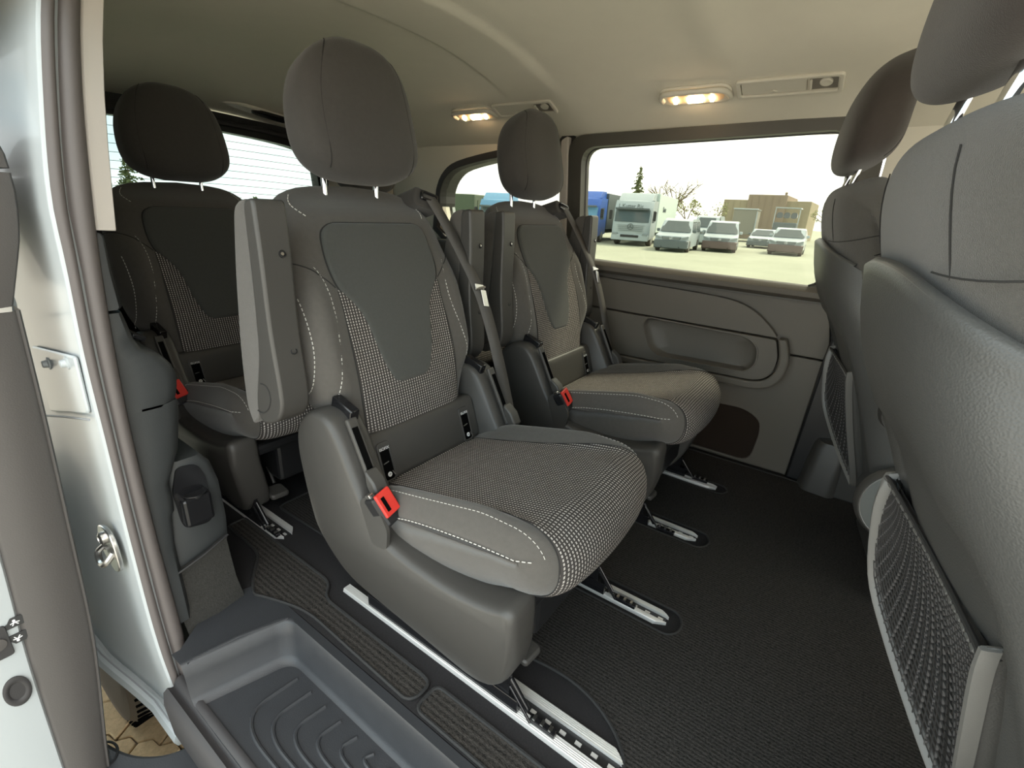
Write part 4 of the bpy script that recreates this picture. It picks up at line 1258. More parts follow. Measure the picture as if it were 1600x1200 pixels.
# ================================================================== FRONT SEATS (seen from behind)
FSD = Vector((-.355, 0, .935)).normalized(); FNN = Vector((.935, 0, .355)).normalized()
FB = Vector((.205, 0, .25))
def FP(y, s, n): return FB + Vector((0, y, 0)) + FSD * s - FNN * n      # n counts rearwards
def fw_shell(s): return smooth_tab([(-.04, .165), (.0, .19), (.10, .215), (.25, .235), (.40, .242), (.50, .236), (.545, .222), (.572, .195), (.59, .15), (.600, .09)], s)
def fs_n(y, s):
    w_ = max(.01, fw_shell(min(s, .56))); t = min(1.2, abs(y) / w_)
    n = .012 - .105 * (1 - max(0, 1 - min(t, 1) ** 5) ** .5)
    n -= .018 * (1 - sst(.66, .78, t)) * (1 - sst(.40, .47, s + .25 * abs(y))) * sst(-.02, .03, s)
    n += .010 * sst(.25, .50, s) - .012 * sst(.50, .60, s)
    return n
def front_seat(label, group):
    t = thing('front_seat', label, 'seat', (0, 0, 0), 0, group)
    # upholstered body
    rows = []
    for s in [-.05, -.04, 0, .05, .1, .15, .2, .25, .3, .35, .4, .45, .5, .54, .57, .60, .63, .655, .675, .69, .700, .706, .709]:
        w_ = smooth_tab([(-.05, .16), (.0, .19), (.1, .215), (.25, .238), (.45, .245), (.55, .238), (.62, .215), (.66, .190), (.69, .155), (.705, .115), (.709, .07)], s)
        k = 1 if s < .58 else math.sqrt(max(0, 1 - ((s - .58) / .1295) ** 2.4))
        row = []
        for j in range(56):
            a = 2 * PI * j / 56; c_, s2 = math.cos(a), math.sin(a)
            yy = w_ * (abs(s2) ** .55) * (1 if s2 > 0 else -1)
            tt = abs(yy) / w_
            if c_ >= 0: n = -.06 + (.058 + fs_n(yy, s) - .004) * (abs(c_) ** .5) * (.3 + .7 * k)
            else: n = -.06 - (.085 + .02 * math.exp(-((abs(yy) - .19) / .04) ** 2)) * (abs(c_) ** .5) * (.35 + .65 * k)
            row.append(FP(yy, s, n))
        rows.append(row)
    v, f = grid(rows, True); n_ = 56; f.append(tuple(range(n_))[::-1]); f.append(tuple(range(len(v) - n_, len(v))))
    bk = obj('backrest', v, f, M['fabric_front'], t, auto=False, subsurf=1)
    def back_line(pts, r=.0011, name='seam', m=None):
        mb = MB(); mb.tube(pts, r, 5); return mb.build(name, m or M['seam'], bk)
    for sy in (-1, 1):
        back_line([FP(sy * (.112 + .012 * math.sin(i / 9 * PI)), .56 + .014 * i, -.060 + (.053 + fs_n(.112, .56 + .014 * i)) * (.3 + .7 * (1 if .56 + .014 * i < .58 else math.sqrt(max(0, 1 - ((.56 + .014 * i - .58) / .1295) ** 2.4)))) * .955) for i in range(10)], .0007)
        back_line([FP(sy * (.112 + .012 * i), .604 - .0012 * i, -.060 + (.0535 + fs_n(.112 + .012 * i, .56)) * .985 + .001) for i in range(9)], .0008)
    # plastic shell
    rows = []; sv = [-.045, -.035, -.01, .02, .05, .1, .15, .2, .25, .3, .34, .38, .42, .46, .5, .53, .55, .565, .575]
    for q, s in enumerate(sv):
        row = []
        w_ = fw_shell(s)
        for i in range(41):
            u_ = -1 + 2 * i / 40; y = w_ * 1.0 * math.sin(u_ * PI / 2)
            # arched top edge: the last rows bend up towards the centre
            ss = s - .022 * sst(.34, .575, s) + (.050 - .075 * (abs(y) / .24) ** 2.5 - .085 * (abs(y) / .24) ** 7) * sst(.34, .575, s)
            row.append(FP(y * 1.02, ss, fs_n(y, s) + .0035))
        rows.append(row)
    rows.append([p - (-FNN) * .006 + FSD * .002 for p in rows[-1]])
    v, f = grid(rows)
    sh = obj('back_shell', v, f, M['plastic_shell'], t, auto=False, solid=.004)
    topl = rows[-2]
    mb = MB(); mb.tube([p + FSD * .001 for p in topl], .0028, 6); mb.build('shell_edge_highlight', M['pocket'], sh)  # lighter bead stands in for the highlight along the shell's top bevel
    # net pocket: frame with upper tips, side bends and a pointed base
    def PF(y, s, n): return FP(y, s, n)
    frame = [(.185, .300, .010), (.180, .285, .020), (.176, .24, .036), (.168, .150, .052), (.130, .085, .050), (.06, .015, .040), (.008, -.030, .030), (-.008, -.030, .028), (-.05, .03, .026), (-.095, .13, .024), (-.125, .21, .020), (-.148, .285, .014), (-.154, .315, .008)]
    fr = catmull([PF(*p) for p in frame], 4)
    rows = []
    ctr = PF(0, .2, .03)
    for i, p in enumerate(fr):
        a = fr[max(i - 1, 0)]; b = fr[min(i + 1, len(fr) - 1)]; tg = (b - a).normalized()
        outw = (p - ctr); outw -= tg * outw.dot(tg); outw.normalize()
        nn_ = -FNN
        wd = .0085 if (fr[0] - p).y < .17 else .0055
        sec = [(-.5, -.008), (-.5, .003), (-.3, .005), (.35, .004), (.5, .000), (.52, -.008)]
        rows.append([p + outw * wd * a_ + nn_ * b_ for a_, b_ in sec])
    v, f = grid(rows, True); n_ = 6; f.append(tuple(range(n_))[::-1]); f.append(tuple(range(len(v) - n_, len(v))))
    pk = obj('pocket_frame', v, f, M['pocket'], t, auto=50)
    fd_ = [(p_[0], p_[1], -.010) for p_ in frame]; fb = catmull([FP(*p) for p in fd_], 4)
    v, f = grid([[a_ - FNN * 0, b_] for a_, b_ in zip(fr, fb)]); obj('pocket_side', v, f, M['plastic_shell'], pk, solid=.003)
    A_ = fr[2]; B_ = fr[-3]
    def top(u):
        p = A_.lerp(B_, u); return p + FSD * (-.020 * math.sin(PI * u)) + (-FNN) * (-.008 * math.sin(PI * u))
    fs = fr[2:-2]; cl = [0]
    for a_, b_ in zip(fs, fs[1:]): cl.append(cl[-1] + (b_ - a_).length)
    def bot(u):
        d = u * cl[-1]; k = 0
        while k < len(cl) - 2 and cl[k + 1] < d: k += 1
        return fs[k].lerp(fs[k + 1], max(0, min(1, (d - cl[k]) / (cl[k + 1] - cl[k]))))
    def NP(u, v_):
        p = top(u).lerp(bot(u), v_); return p + (-FNN) * (-.010 * math.sin(PI * v_) )
    net = MB(); bars = MB()
    NU, NV = 34, 26
    for i in range(NU + 1):
        net.tube([NP(i / NU, j / 10) for j in range(11)], .0008, 4, False)
    for j in range(NV + 1):
        net.tube([NP(i / 20, j / NV) for i in range(21)], .0010, 4, False)
    for i in range(NU):
        for j in range(NV):
            jj = j + (.5 if i % 2 else 0)
            if jj + .8 > NV: continue
            a = NP((i + .5) / NU, (jj + .15) / NV); b = NP((i + .5) / NU, (jj + .85) / NV)
            bars.tube([a + FNN * .0004, b + FNN * .0004], .0016, 4, False)
    o = net.build('pocket_net', M['net'], pk); o['kind'] = 'stuff'
    o = bars.build('net_strands', M['net_back'], pk); o['kind'] = 'stuff'
    mb = MB(); mb.tube([top(i / 20) - FNN * .001 for i in range(21)], .0032, 8); mb.build('net_cord', M['net'], pk)
    stitches([top(i / 40) - FNN * .0038 for i in range(41)], .010, .006, .0018).build('cord_thread', M['pocket'], pk)
    # darker cloth bag lining behind the net
    rows = [[NP(i / 16, j / 8) + FNN * .006 for i in range(17)] for j in range(9)]
    v, f = grid(rows); obj('pocket_lining', v, f, M['net'], pk)
    # head restraint
    global SD, NN
    sd0, nn0 = SD, NN
    SD, NN = FSD.copy(), FNN.copy()
    head_rest(t, FP(0, .702, -.066), wd=.162, post_n=(-.016, -.012), lean=.48, mat=M['headrest_front'], H_=.222)
    SD, NN = sd0, nn0
    # round recliner covers low on each side, seat cushion and pedestal in front
    for sy in (-1, 1):
        mb = MB(); mb.lathe([(.092, 0), (.092, .012), (.086, .020), (.084, .020), (.0835, .0185), (.0, .021)][:5], (.24, sy * .222, .29), (0, sy, 0), 40)
        rc = mb.build('recliner_housing', M['plastic'], t)
        mb = MB(); mb.lathe([(.0825, .0185), (.081, .0205), (.001, .023)], (.24, sy * .222, .29), (0, sy, 0), 40); mb.build('recliner_cover', M['disc'], rc)
        pts = [Vector((.24 + .083 * math.cos(a), sy * .243, .29 + .083 * math.sin(a))) for a in [i * PI / 20 for i in range(41)]]
        mb = MB(); mb.tube(pts, .0016, 5); mb.build('cover_rim', M['pocket'], rc)
    mb = MB(); mb.prism(round_poly([(.22, .20), (.24, .33), (.60, .40), (.74, .38), (.75, .28), (.6, .22)], [.03, .04, .05, .05, .05, .05], 5), xz, -.235, .235)
    mb.build('seat_cushion', M['fabric'], t, bevel=.03, seg=4, auto=70)
    mb = MB(); mb.box((.48, 0, .10), (.42, .38, .20)); mb.build('seat_pedestal', M['plastic'], t, smooth=False, bevel=.02)
    # inboard folding armrest
    return t
M['headrest_front'] = plain('front_headrest_fabric', (.042, .035, .031, 1), .92, bump=.4, scale=900, var=.15, vscale=120, spec=.15, sheen=.2)
fsA = front_seat('front seat nearest the camera, at the right edge, with grained plastic back and net pocket', 'front seats seen from behind')
index_kids()
fsB = dup(fsA)
fsB['label'] = 'front seat by the far window, partly hidden, its slim plastic back seen from behind'
fsA.location = (.042, .585, 0); fsA.rotation_euler = (0, 0, math.radians(8.5))
fsB.location = (-.070, 1.395, 0); fsB.rotation_euler = (0, 0, math.radians(8.5))
ar = MB(); ar.prism(round_poly([(.15, .50), (.13, .56), (.16, .60), (.42, .60), (.46, .57), (.44, .53), (.25, .52)], .03, 6), xz, -.026, .026)
aro = ar.build('inboard_armrest', M['fabric'], fsB, bevel=.012, seg=3, auto=60); aro.location = (0, -.275, -.03)
mb = MB(); mb.lathe([(.035, -.02), (.038, 0), (.035, .018)], (.17, -.26, .50), (0, 1, 0), 24); mb.build('armrest_pivot', M['plastic'], fsB)

# ================================================================== HEADLINER FITTINGS
def fit(name, label, cat, x, y, group):
    t = thing(name, label, cat, (x, y, ceil_z(x, y)), 0, group)
    sl_ = (ceil_z(x, y + .02) - ceil_z(x, y - .02)) / .04
    t.rotation_euler = (math.atan(sl_), 0, 0)
    return t
def down(p, q, h): return Vector((p, q, -h))
def ceiling_light(x, label):
    t = fit('ceiling_light', label, 'lamp', x, 1.615, 'lit ceiling lamps with grab handles')
    o_ = round_poly([(-.105, -.038), (.105, -.038), (.105, .038), (-.105, .038)], .036, 8)
    mb = MB(); mb.prism(o_, down, .0, .008); mb.build('lamp_bezel', M['head_plastic'], t, bevel=.003)
    i_ = round_poly([(-.082, -.022), (.082, -.022), (.082, .026), (-.082, .026)], .02, 6)
    mb = MB(); mb.prism(i_, down, .0078, .0092); d = mb.build('lamp_dish', M['lens'], t, smooth=False)
    for xx, w_ in ((.0, .045), (.048, .010), (-.058, .010)):
        mb = MB(); mb.prism(round_poly([(xx - w_ / 2, .004), (xx + w_ / 2, .004), (xx + w_ / 2, .022), (xx - w_ / 2, .022)], .003, 3), down, .009, .0155); mb.build('lit_lens', M['lamp'], d, smooth=False)
    path = catmull([(-.098, .016, -.008), (-.096, -.010, -.014), (-.075, -.030, -.018), (0, -.035, -.020), (.075, -.030, -.018), (.096, -.010, -.014), (.098, .016, -.008)], 5)
    mb = MB(); mb.tube(path, .0078, 10); mb.build('grab_handle', M['head_plastic'], t)
    return t
ceiling_light(-.512, 'lit oval ceiling lamp with grab handle, above the big side window')
ceiling_light(-1.355, 'lit oval ceiling lamp above the rear quarter window, farther back')
def vent(x, label):
    t = fit('ceiling_vent', label, 'air vent', x, 1.612, 'headliner air vents')
    t.rotation_euler = (t.rotation_euler[0], 0, math.radians(1.5))
    o_ = round_poly([(-.128, -.036), (.128, -.036), (.128, .036), (-.128, .036)], .012, 5)
    i_ = round_poly([(-.116, -.026), (.116, -.026), (.116, .026), (-.116, .026)], .006, 4)
    T = lambda p, q, h: Vector((p, q, -h))
    plate('vent_bezel', o_, [i_], T, .010, .0, M['head_plastic'], t, bevel=.003)
    mb = MB(); mb.prism([(-.114, -.024), (.045, -.024), (.045, .024), (-.114, .024)], down, .002, .006); mb.build('vent_flap', M['head_plastic'], t, smooth=False, bevel=.002)
    mb = MB(); mb.prism([(.05, -.024), (.114, -.024), (.114, .024), (.05, .024)], down, .000, .0025); mb.build('vent_recess', M['vent_shade'], t, smooth=False)
    mb = MB(); mb.box((.054, 0, -.007), (.006, .034, .008)); mb.build('vent_slider', M['head_plastic'], t, smooth=False, bevel=.002)
    mb = MB(); mb.lathe([(.015, 0), (.015, .004), (.012, .006), (.005, .005)], (.088, -.004, -.002), (0, 0, -1), 20); mb.build('vent_nozzle', M['head_plastic'], t)
    mb = MB(); mb.tube([(-.045, .016, -.0065), (-.035, .010, -.0075), (-.025, .016, -.0065)], .002, 6); mb.build('flap_grip', M['head_plastic'], t)
    return t
M['vent_shade'] = plain('vent_shadow_plastic', (.22, .20, .17, 1), .6)  # darkened headliner beige, paints the shade inside the vent recess
vent(-.268, 'beige ceiling air vent at right, beside the nearer lamp, above the big window')
vent(-1.12, 'beige ceiling air vent half hidden by the far seat headrest')
t = fit('rear_ceiling_lamp', 'flat beige ceiling fitting with black oval lens, above the tailgate window', 'lamp', -2.26, 1.28, None)
mb = MB(); mb.prism(smooth_poly([(-.05, -.17), (.02, -.15), (.05, 0), (.03, .17), (-.05, .12)], 5), down, -.004, .010); mb.build('lamp_plate', M['head_plastic'], t, bevel=.004)
mb = MB(); mb.prism(smooth_poly([(.0, -.06), (.045, -.05), (.06, .05), (.04, .16), (.0, .12), (-.015, .02)], 5), down, .006, .020); mb.build('black_lens', M['gloss'], t, bevel=.006)

# ================================================================== OUTSIDE, BEYOND THE FAR WINDOWS
GZ = -.63
P_white = plain('vehicle_white', (.36, .41, .43, 1), .35, var=.05, vscale=2, coat=.3)
P_grey = plain('bumper_grey', (.10, .12, .125, 1), .6)
P_dark = plain('vehicle_glass', (.07, .09, .095, 1), .12)
P_ltg = plain('pale_windscreen', (.08, .10, .10, 1), .15)
P_blue = plain('truck_blue', (.035, .11, .42, 1), .35)
P_lblue = plain('cab_pale_blue', (.12, .28, .45, 1), .35)
P_lamp = plain('headlamp', (.22, .25, .26, 1), .15)
P_hood = plain('grille_grey', (.12, .13, .14, 1), .5)
P_red = plain('lower_bumper_brown', (.13, .095, .085, 1), .6)
P_tarp = plain('green_tarpaulin', (.085, .11, .07, 1), .8, bump=.5, scale=6, var=.15, vscale=3)
P_box = plain('pale_box_body', (.52, .60, .56, 1), .5)
P_plate = plain('number_plate', (.7, .7, .68, 1), .5)
def wheel(parent, x, y, r, w_):
    wv = MB(); wv.lathe([(r * .6, -w_ / 2), (r * .95, -w_ / 2), (r, -w_ * .35), (r, w_ * .35), (r * .95, w_ / 2), (r * .6, w_ / 2)], (x, y, r), (1, 0, 0), 20)
    wo = wv.build('wheel', M['tyre'], parent)
    h_ = MB(); h_.lathe([(r * .05, -w_ / 2 - .02), (r * .5, -w_ / 2 - .01), (r * .62, -w_ / 2), (r * .62, w_ / 2), (r * .5, w_ / 2 + .01), (r * .05, w_ / 2 + .02)], (x, y, r), (1, 0, 0), 16); h_.build('wheel_rim', M['rim'], wo)
def star(parent, x, y, z, r, mat):
    mb = MB(); pts = [Vector((x + r * math.cos(a), y, z + r * math.sin(a))) for a in [i * PI / 12 for i in range(25)]]
    mb.tube(pts, r * .10, 5)
    for k in range(3):
        a = PI / 2 + k * 2 * PI / 3
        mb.tube([Vector((x, y - .005, z)), Vector((x + r * math.cos(a), y, z + r * math.sin(a)))], [r * .20, r * .05], 5)
    mb.build('badge', mat, parent)
def car(name, label, loc, rz, W_, H_, prof, belt, shield, paint, lower, glassm, side_win, grille_z, group, cat, extra=None, plate_=True):
    t = thing(name, label, cat, loc, rz, group)
    rows = []
    def xs_(z): return W_ / 2 * (1 - .16 * max(0, (z - belt) / (H_ - belt)) ** 1.2)
    n = len(prof)
    pr = round_poly(prof, .05, 3)
    for u in (-1, -.97, -.86, -.5, 0, .5, .86, .97, 1):
        k = .0 if abs(u) < .97 else .02
        rows.append([Vector((u * xs_(q), p + k + .10 * abs(u) ** 4 * (1 if p < 1 else -.3), q)) for p, q in pr])
    v, f = grid(rows, True); m_ = len(pr); f.append(tuple(range(m_))[::-1]); f.append(tuple(range(len(v) - m_, len(v))))
    b = obj('body', v, f, paint, t, auto=35)
    # windscreen
    (y0, z0), (y1, z1) = shield
    rows = []
    for s_ in (0.04, .5, .95):
        y = y0 + (y1 - y0) * s_; z = z0 + (z1 - z0) * s_
        rows.append([Vector((u * xs_(z) * .93, y - .02 + .10 * abs(u) ** 4, z + .012)) for u in (-1, -.8, -.4, 0, .4, .8, 1)])
    v, f = grid(rows); obj('windscreen', v, f, glassm, t, auto=False)
    for s_ in (-1, 1):
        for wy0, wy1, wy2, wy3 in side_win:
            zb = belt + .04; zt = H_ - .13
            v = [Vector((s_ * (xs_(z) + .006), y, z)) for y, z in ((wy0, zb), (wy1, zb), (wy2, zt), (wy3, zt))]
            obj('side_window', v, [(0, 1, 2, 3)], P_dark, t, smooth=False)
        hl = smooth_poly([(s_ * W_ * .30, grille_z + .02), (s_ * W_ * .40, grille_z - .03), (s_ * W_ * .49, grille_z + .03), (s_ * W_ * .485, grille_z + .12), (s_ * W_ * .40, grille_z + .08)], 3)
        mb = MB(); mb.prism(hl, lambda p, q, h: Vector((p, h + .10 * abs(p / (W_ / 2)) ** 4, q)), -.02, .03); mb.build('headlamp', P_lamp, t)
        mb = MB(); mb.box((s_ * (W_ / 2 + .09), shield[0][0] + .35, belt + .08), (.15, .09, .14)); mb.build('wing_mirror', paint if lower is not P_grey else P_grey, t, smooth=False, bevel=.03)
    mb = MB(); mb.prism(round_poly([(-W_ * .27, grille_z - .05), (W_ * .27, grille_z - .05), (W_ * .30, grille_z + .07), (-W_ * .30, grille_z + .07)], .03, 3), lambda p, q, h: Vector((p, h, q)), -.03, .02)
    gr = mb.build('grille', P_hood if lower is not P_grey else P_grey, t)
    for k in range(2):
        mb = MB(); mb.box((0, -.035, grille_z - .015 + .045 * k), (W_ * .5, .01, .014)); mb.build('grille_bar', P_lamp if lower is not P_grey else M['rim'], gr, smooth=False)
    star(gr, 0, -.045, grille_z + .01, .065, M['chrome'])
    # lower bumper
    bz = grille_z - .10
    mb = MB(); vv, ff = grid([[Vector((u * W_ / 2 * 1.01, -.030 + .10 * abs(u) ** 4 + d_, z)) for u in (-1, -.9, -.75, -.5, -.25, 0, .25, .5, .75, .9, 1)] for z, d_ in ((.17, .02), (.20, -.01), (bz - .03, -.01), (bz, .02))]); mb.add(vv, ff)
    bm_ = mb.build('bumper', lower, t, solid=-.02)
    if plate_:
        mb = MB(); mb.box((0, -.050, .36 if H_ > 1.4 else .32), (.40, .012, .085)); mb.build('number_plate', P_plate, bm_, smooth=False)
        mb = MB(); mb.box((0, -.046, .225), (W_ * .55, .012, .06)); mb.build('air_intake', M['hole'], bm_, smooth=False)
    L_ = prof[-1][0]
    for s_ in (-1, 1):
        wheel(t, s_ * (W_ / 2 - .08), .65, .265, .18); wheel(t, s_ * (W_ / 2 - .08), L_ - .70, .265, .18)
    return t
vanp = [(.02, .20), (.0, .45), (.03, .62), (.10, .74), (.75, .86), (1.35, 1.42), (1.70, 1.52), (3.9, 1.52), (4.1, 1.40), (4.15, .25)]
car('van', 'silver-white van with dark grey bumper, parked right of the white box truck', (-7.55, 23.6, GZ), math.radians(8), 1.55, 1.53, vanp, .88, ((.75, .88), (1.33, 1.42)), P_white, P_grey, P_ltg, [(1.05, 1.9, 1.9, 1.5), (2.0, 2.9, 2.9, 2.0), (3.0, 3.9, 3.8, 3.0)], .62, 'parked vans', 'van')
car('van', 'white van with chrome grille and wide lower air intake, between silver van and flatbed', (-6.05, 26.6, GZ), math.radians(10), 1.62, 1.55, vanp, .88, ((.75, .88), (1.33, 1.44)), P_white, P_red, P_ltg, [(1.05, 1.9, 1.9, 1.5), (2.0, 2.9, 2.9, 2.0), (3.0, 3.9, 3.8, 3.0)], .62, 'parked vans', 'van')
car('van', 'white van parked behind, showing between the silver van and the chrome-grilled van', (-8.75, 33.5, GZ), math.radians(6), 1.6, 1.85, [(a, b * 1.2) for a, b in vanp], 1.08, ((.75, 1.06), (1.33, 1.70)), P_white, P_white, P_dark, [(1.05, 1.9, 1.9, 1.5)], .75, 'parked vans', 'van', plate_=False)
suvp = [(.02, .20), (.0, .45), (.05, .66), (.18, .74), (.95, .83), (1.45, 1.27), (1.75, 1.34), (2.9, 1.30), (3.45, .95), (3.55, .28)]
car('car', 'pale off-road style car at right, dark nose with number plate, nearest the far front seat', (-3.30, 28.6, GZ), math.radians(3), 1.55, 1.36, suvp, .86, ((.95, .85), (1.44, 1.27)), P_white, P_red, P_ltg, [(1.3, 2.0, 1.95, 1.6), (2.1, 2.8, 2.6, 2.1)], .62, 'parked cars', 'car')
lowp = [(.02, .18), (.0, .42), (.05, .56), (.95, .72), (1.55, 1.10), (1.9, 1.15), (2.8, 1.10), (3.4, .75), (3.5, .25)]
car('car', 'low pale car half hidden behind the off-road style car', (-5.45, 34.5, GZ), math.radians(3), 1.5, 1.17, lowp, .75, ((.95, .74), (1.54, 1.10)), P_white, P_grey, P_dark, [(1.3, 2.0, 1.95, 1.7)], .52, 'parked cars', 'car')

def truck(name, label, loc, rz, W_, H_, paint, shield_m, deflector, box, group, lettering=None, visor=True, cab_h=None):
    t = thing(name, label, 'truck', loc, rz, group)
    ch = cab_h or H_ * .86
    prof = round_poly([(.08, .32), (.0, .50), (.0, 1.15), (.16, 1.90 * ch / 2.3), (.40, ch), (1.75, ch), (1.75, .45), (.9, .42)], [.04, .06, .05, .08, .12, .03, .03, .1], 4)
    rows = []
    for u in (-1, -.96, -.8, 0, .8, .96, 1):
        rows.append([Vector((u * W_ / 2, p + .14 * abs(u) ** 5 * (1 if p < .5 else 0), q)) for p, q in prof])
    v, f = grid(rows, True); m_ = len(prof); f.append(tuple(range(m_))[::-1]); f.append(tuple(range(len(v) - m_, len(v))))
    cab = obj('cab', v, f, paint, t, auto=35)
    z0, z1 = 1.20 * ch / 2.3, 1.82 * ch / 2.3
    rows = [[Vector((u * W_ / 2 * .90, -.012 + .16 * sc_ ** 1.2 * 1.0 + .14 * abs(u * .9) ** 5, z)) for u in (-1, -.7, 0, .7, 1)] for z, sc_ in ((z0, .03), ((z0 + z1) / 2, .42), (z1, .85))]
    v, f = grid(rows); obj('windscreen', v, f, shield_m, t, auto=False)
    if visor:
        mb = MB(); mb.box((0, -.02, z1 + .04), (W_ * .88, .20, .10)); mb.build('sun_visor', P_dark, t, smooth=False, bevel=.02)
    for s_ in (-1, 1):
        v = [Vector((s_ * (W_ / 2 + .006), y, z)) for y, z in ((.45, z0), (1.15, z0 + .02), (1.15, z1 - .02), (.5, z1 - .03))]
        obj('side_window', v, [(0, 1, 2, 3)], P_dark, t, smooth=False)
        mb = MB(); mb.box((s_ * (W_ / 2 + .16), .12, (z0 + z1) / 2 + .02), (.15, .12, .48)); mb.build('mirror', M['black'], t, smooth=False, bevel=.03)
        mb = MB(); mb.box((s_ * W_ * .40, .0, .58), (.30, .10, .15)); mb.build('headlamp', P_lamp, t, smooth=False, bevel=.03)
        wheel(t, s_ * (W_ / 2 - .14), 1.05, .40, .26); wheel(t, s_ * (W_ / 2 - .16), box[2] * .75 + 1.0 if box else 3.0, .40, .40)
    mb = MB(); mb.box((0, .03, .42), (W_ * .98, .16, .30)); bmp = mb.build('bumper', paint, t, smooth=False, bevel=.03)
    mb = MB(); mb.box((0, -.06, .50), (W_ * .48, .02, .13)); mb.build('air_intake', M['black'], bmp, smooth=False, bevel=.01)
    gr = None
    for k in range(4):
        mb = MB(); mb.box((0, -.012, .78 + .09 * k), (W_ * (.62 + .03 * k), .03, .014)); mb.build('grille_slot', P_grey, t, smooth=False)
    if deflector:
        mb = MB(); mb.prism(round_poly([(.45, ch - .03), (.95, H_ - .02), (1.8, H_), (1.8, ch - .03)], .05, 3), lambda p, q, h: Vector((h, p, q)), -W_ * .44, W_ * .44)
        mb.build('roof_deflector', paint, t, bevel=.03)
    if box:
        bm_, bh, bl = box
        mb = MB(); mb.box((0, 1.85 + bl / 2, .70 + (bh - .70) / 2), (W_ + .04, bl, bh - .70)); bx = mb.build('cargo_box', bm_, t, smooth=False, bevel=.02)
        mb = MB(); mb.box((0, 1.0 + bl / 2, .52), (W_ * .45, bl + 1.5, .16)); mb.build('chassis', P_grey, t, smooth=False)
    return t
tw = truck('truck', 'white box truck with lettering over the windscreen, parked outside the big window', (-10.55, 25.8, GZ), math.radians(10), 2.05, 2.72, P_white, P_dark, True, (P_box, 2.76, 7.2), 'parked trucks')
star(tw, 0, -.05, .98, .15, P_grey)
text('cab_lettering', 'L.Kutter Ric', P_grey, tw, (-.1, -.0, 2.02), (1, 0, 0), (0, .15, 1), .27, .01, bold=.004)
text('box_lettering', 'Kutter', P_grey, tw, (1.055, 3.9, 1.95), (0, 1, 0), (0, 0, 1), .42, .008, bold=.004)
truck('truck', 'bright blue truck cut off by the left edge of the big window', (-13.5, 25.6, GZ), math.radians(10), 2.0, 2.78, P_blue, P_lblue, True, (P_grey, 2.7, 6.5), 'parked trucks')
truck('truck', 'truck with pale blue cab, seen through the rear quarter window beside a headrest', (-17.2, 22.3, GZ), math.radians(18), 1.9, 2.42, P_lblue, P_ltg, True, (P_blue, 1.9, 5.5), 'parked trucks', cab_h=2.05)
# tarpaulin lorry, rear towards us
tg = thing('tarpaulin_trailer', 'green tarpaulin covered trailer seen through the rear quarter window', 'trailer', (-21.4, 24.2, GZ), math.radians(14))
mb = MB(); mb.box((0, 3.0, 1.40), (2.05, 6.0, 1.85)); tp = mb.build('tarpaulin', P_tarp, tg, smooth=False, bevel=.06)
mb = MB(); mb.box((0, 3.0, .42), (1.9, 6.0, .16)); mb.build('chassis', P_grey, tg, smooth=False)
for k in range(9):
    mb = MB(); mb.box((1.04, .5 + k * .62, 1.25), (.03, .05, 1.5)); mb.build('side_stake', P_tarp, tg, smooth=False)
for k in range(4):
    mb = MB(); mb.box((-.75 + .5 * k, -.02, .72), (.04, .04, .42)); mb.build('rear_post', P_grey, tg, smooth=False)
for z in (.55, .92):
    mb = MB(); mb.box((0, -.03, z), (2.0, .03, .04)); mb.build('rear_rail', P_grey, tg, smooth=False)
for s_ in (-1, 1): wheel(tg, s_ * .8, 1.2, .38, .25); wheel(tg, s_ * .8, 4.5, .38, .25)
# grey box trailer and flatbed truck in the distance
tb_ = thing('box_trailer', 'small grey box trailer in front of the brown hall, behind the vans', 'trailer', (-8.55, 44.5, GZ), math.radians(6))
mb = MB(); mb.box((0, 2, 1.55), (1.75, 4, 1.95)); mb.build('trailer_body', plain('faded_brown_grey', (.22, .21, .17, 1), .8), tb_, smooth=False, bevel=.04)
mb = MB(); mb.box((0, 1.98, 2.54), (1.85, 4.1, .10)); mb.build('trailer_roof', P_white, tb_, smooth=False, bevel=.03)
mb = MB(); mb.box((.90, -.02, 1.4), (.08, .08, 1.9)); mb.build('corner_post', P_white, tb_, smooth=False)
for s_ in (-1, 1): wheel(tb_, s_ * .7, 1.5, .32, .2)
ft = thing('flatbed_truck', 'truck carrying cars on its deck, behind the off-road style car', 'truck', (-5.45, 44.0, GZ), math.radians(3), 'parked trucks')
mb = MB(); mb.box((0, 2.5, .95), (1.7, 5, .35)); mb.build('deck', P_grey, ft, smooth=False, bevel=.03)
mb = MB(); mb.box((0, .3, 1.35), (1.6, 1.1, .6)); mb.build('cab', P_grey, ft, smooth=False, bevel=.08)
mb = MB(); mb.box((0, 1.0, 2.72), (1.75, 2.2, .06)); fd = mb.build('upper_deck', P_white, ft, smooth=False)
for s_ in (-1, 1):
    mb = MB(); mb.box((s_ * .84, .1, 2.0), (.06, .08, 1.45)); mb.build('deck_post', P_white, ft, smooth=False)
    wheel(ft, s_ * .7, .8, .36, .22)
for k in (-1, 0, 1):
    mb = MB(); mb.prism(smooth_poly([(k * .5 - .2, 2.0), (k * .5 - .16, 2.35), (k * .5 + .16, 2.35), (k * .5 + .2, 2.0)], 3), lambda p, q, h: Vector((p, h, q)), .0, .5); mb.build('load', P_dark, ft)

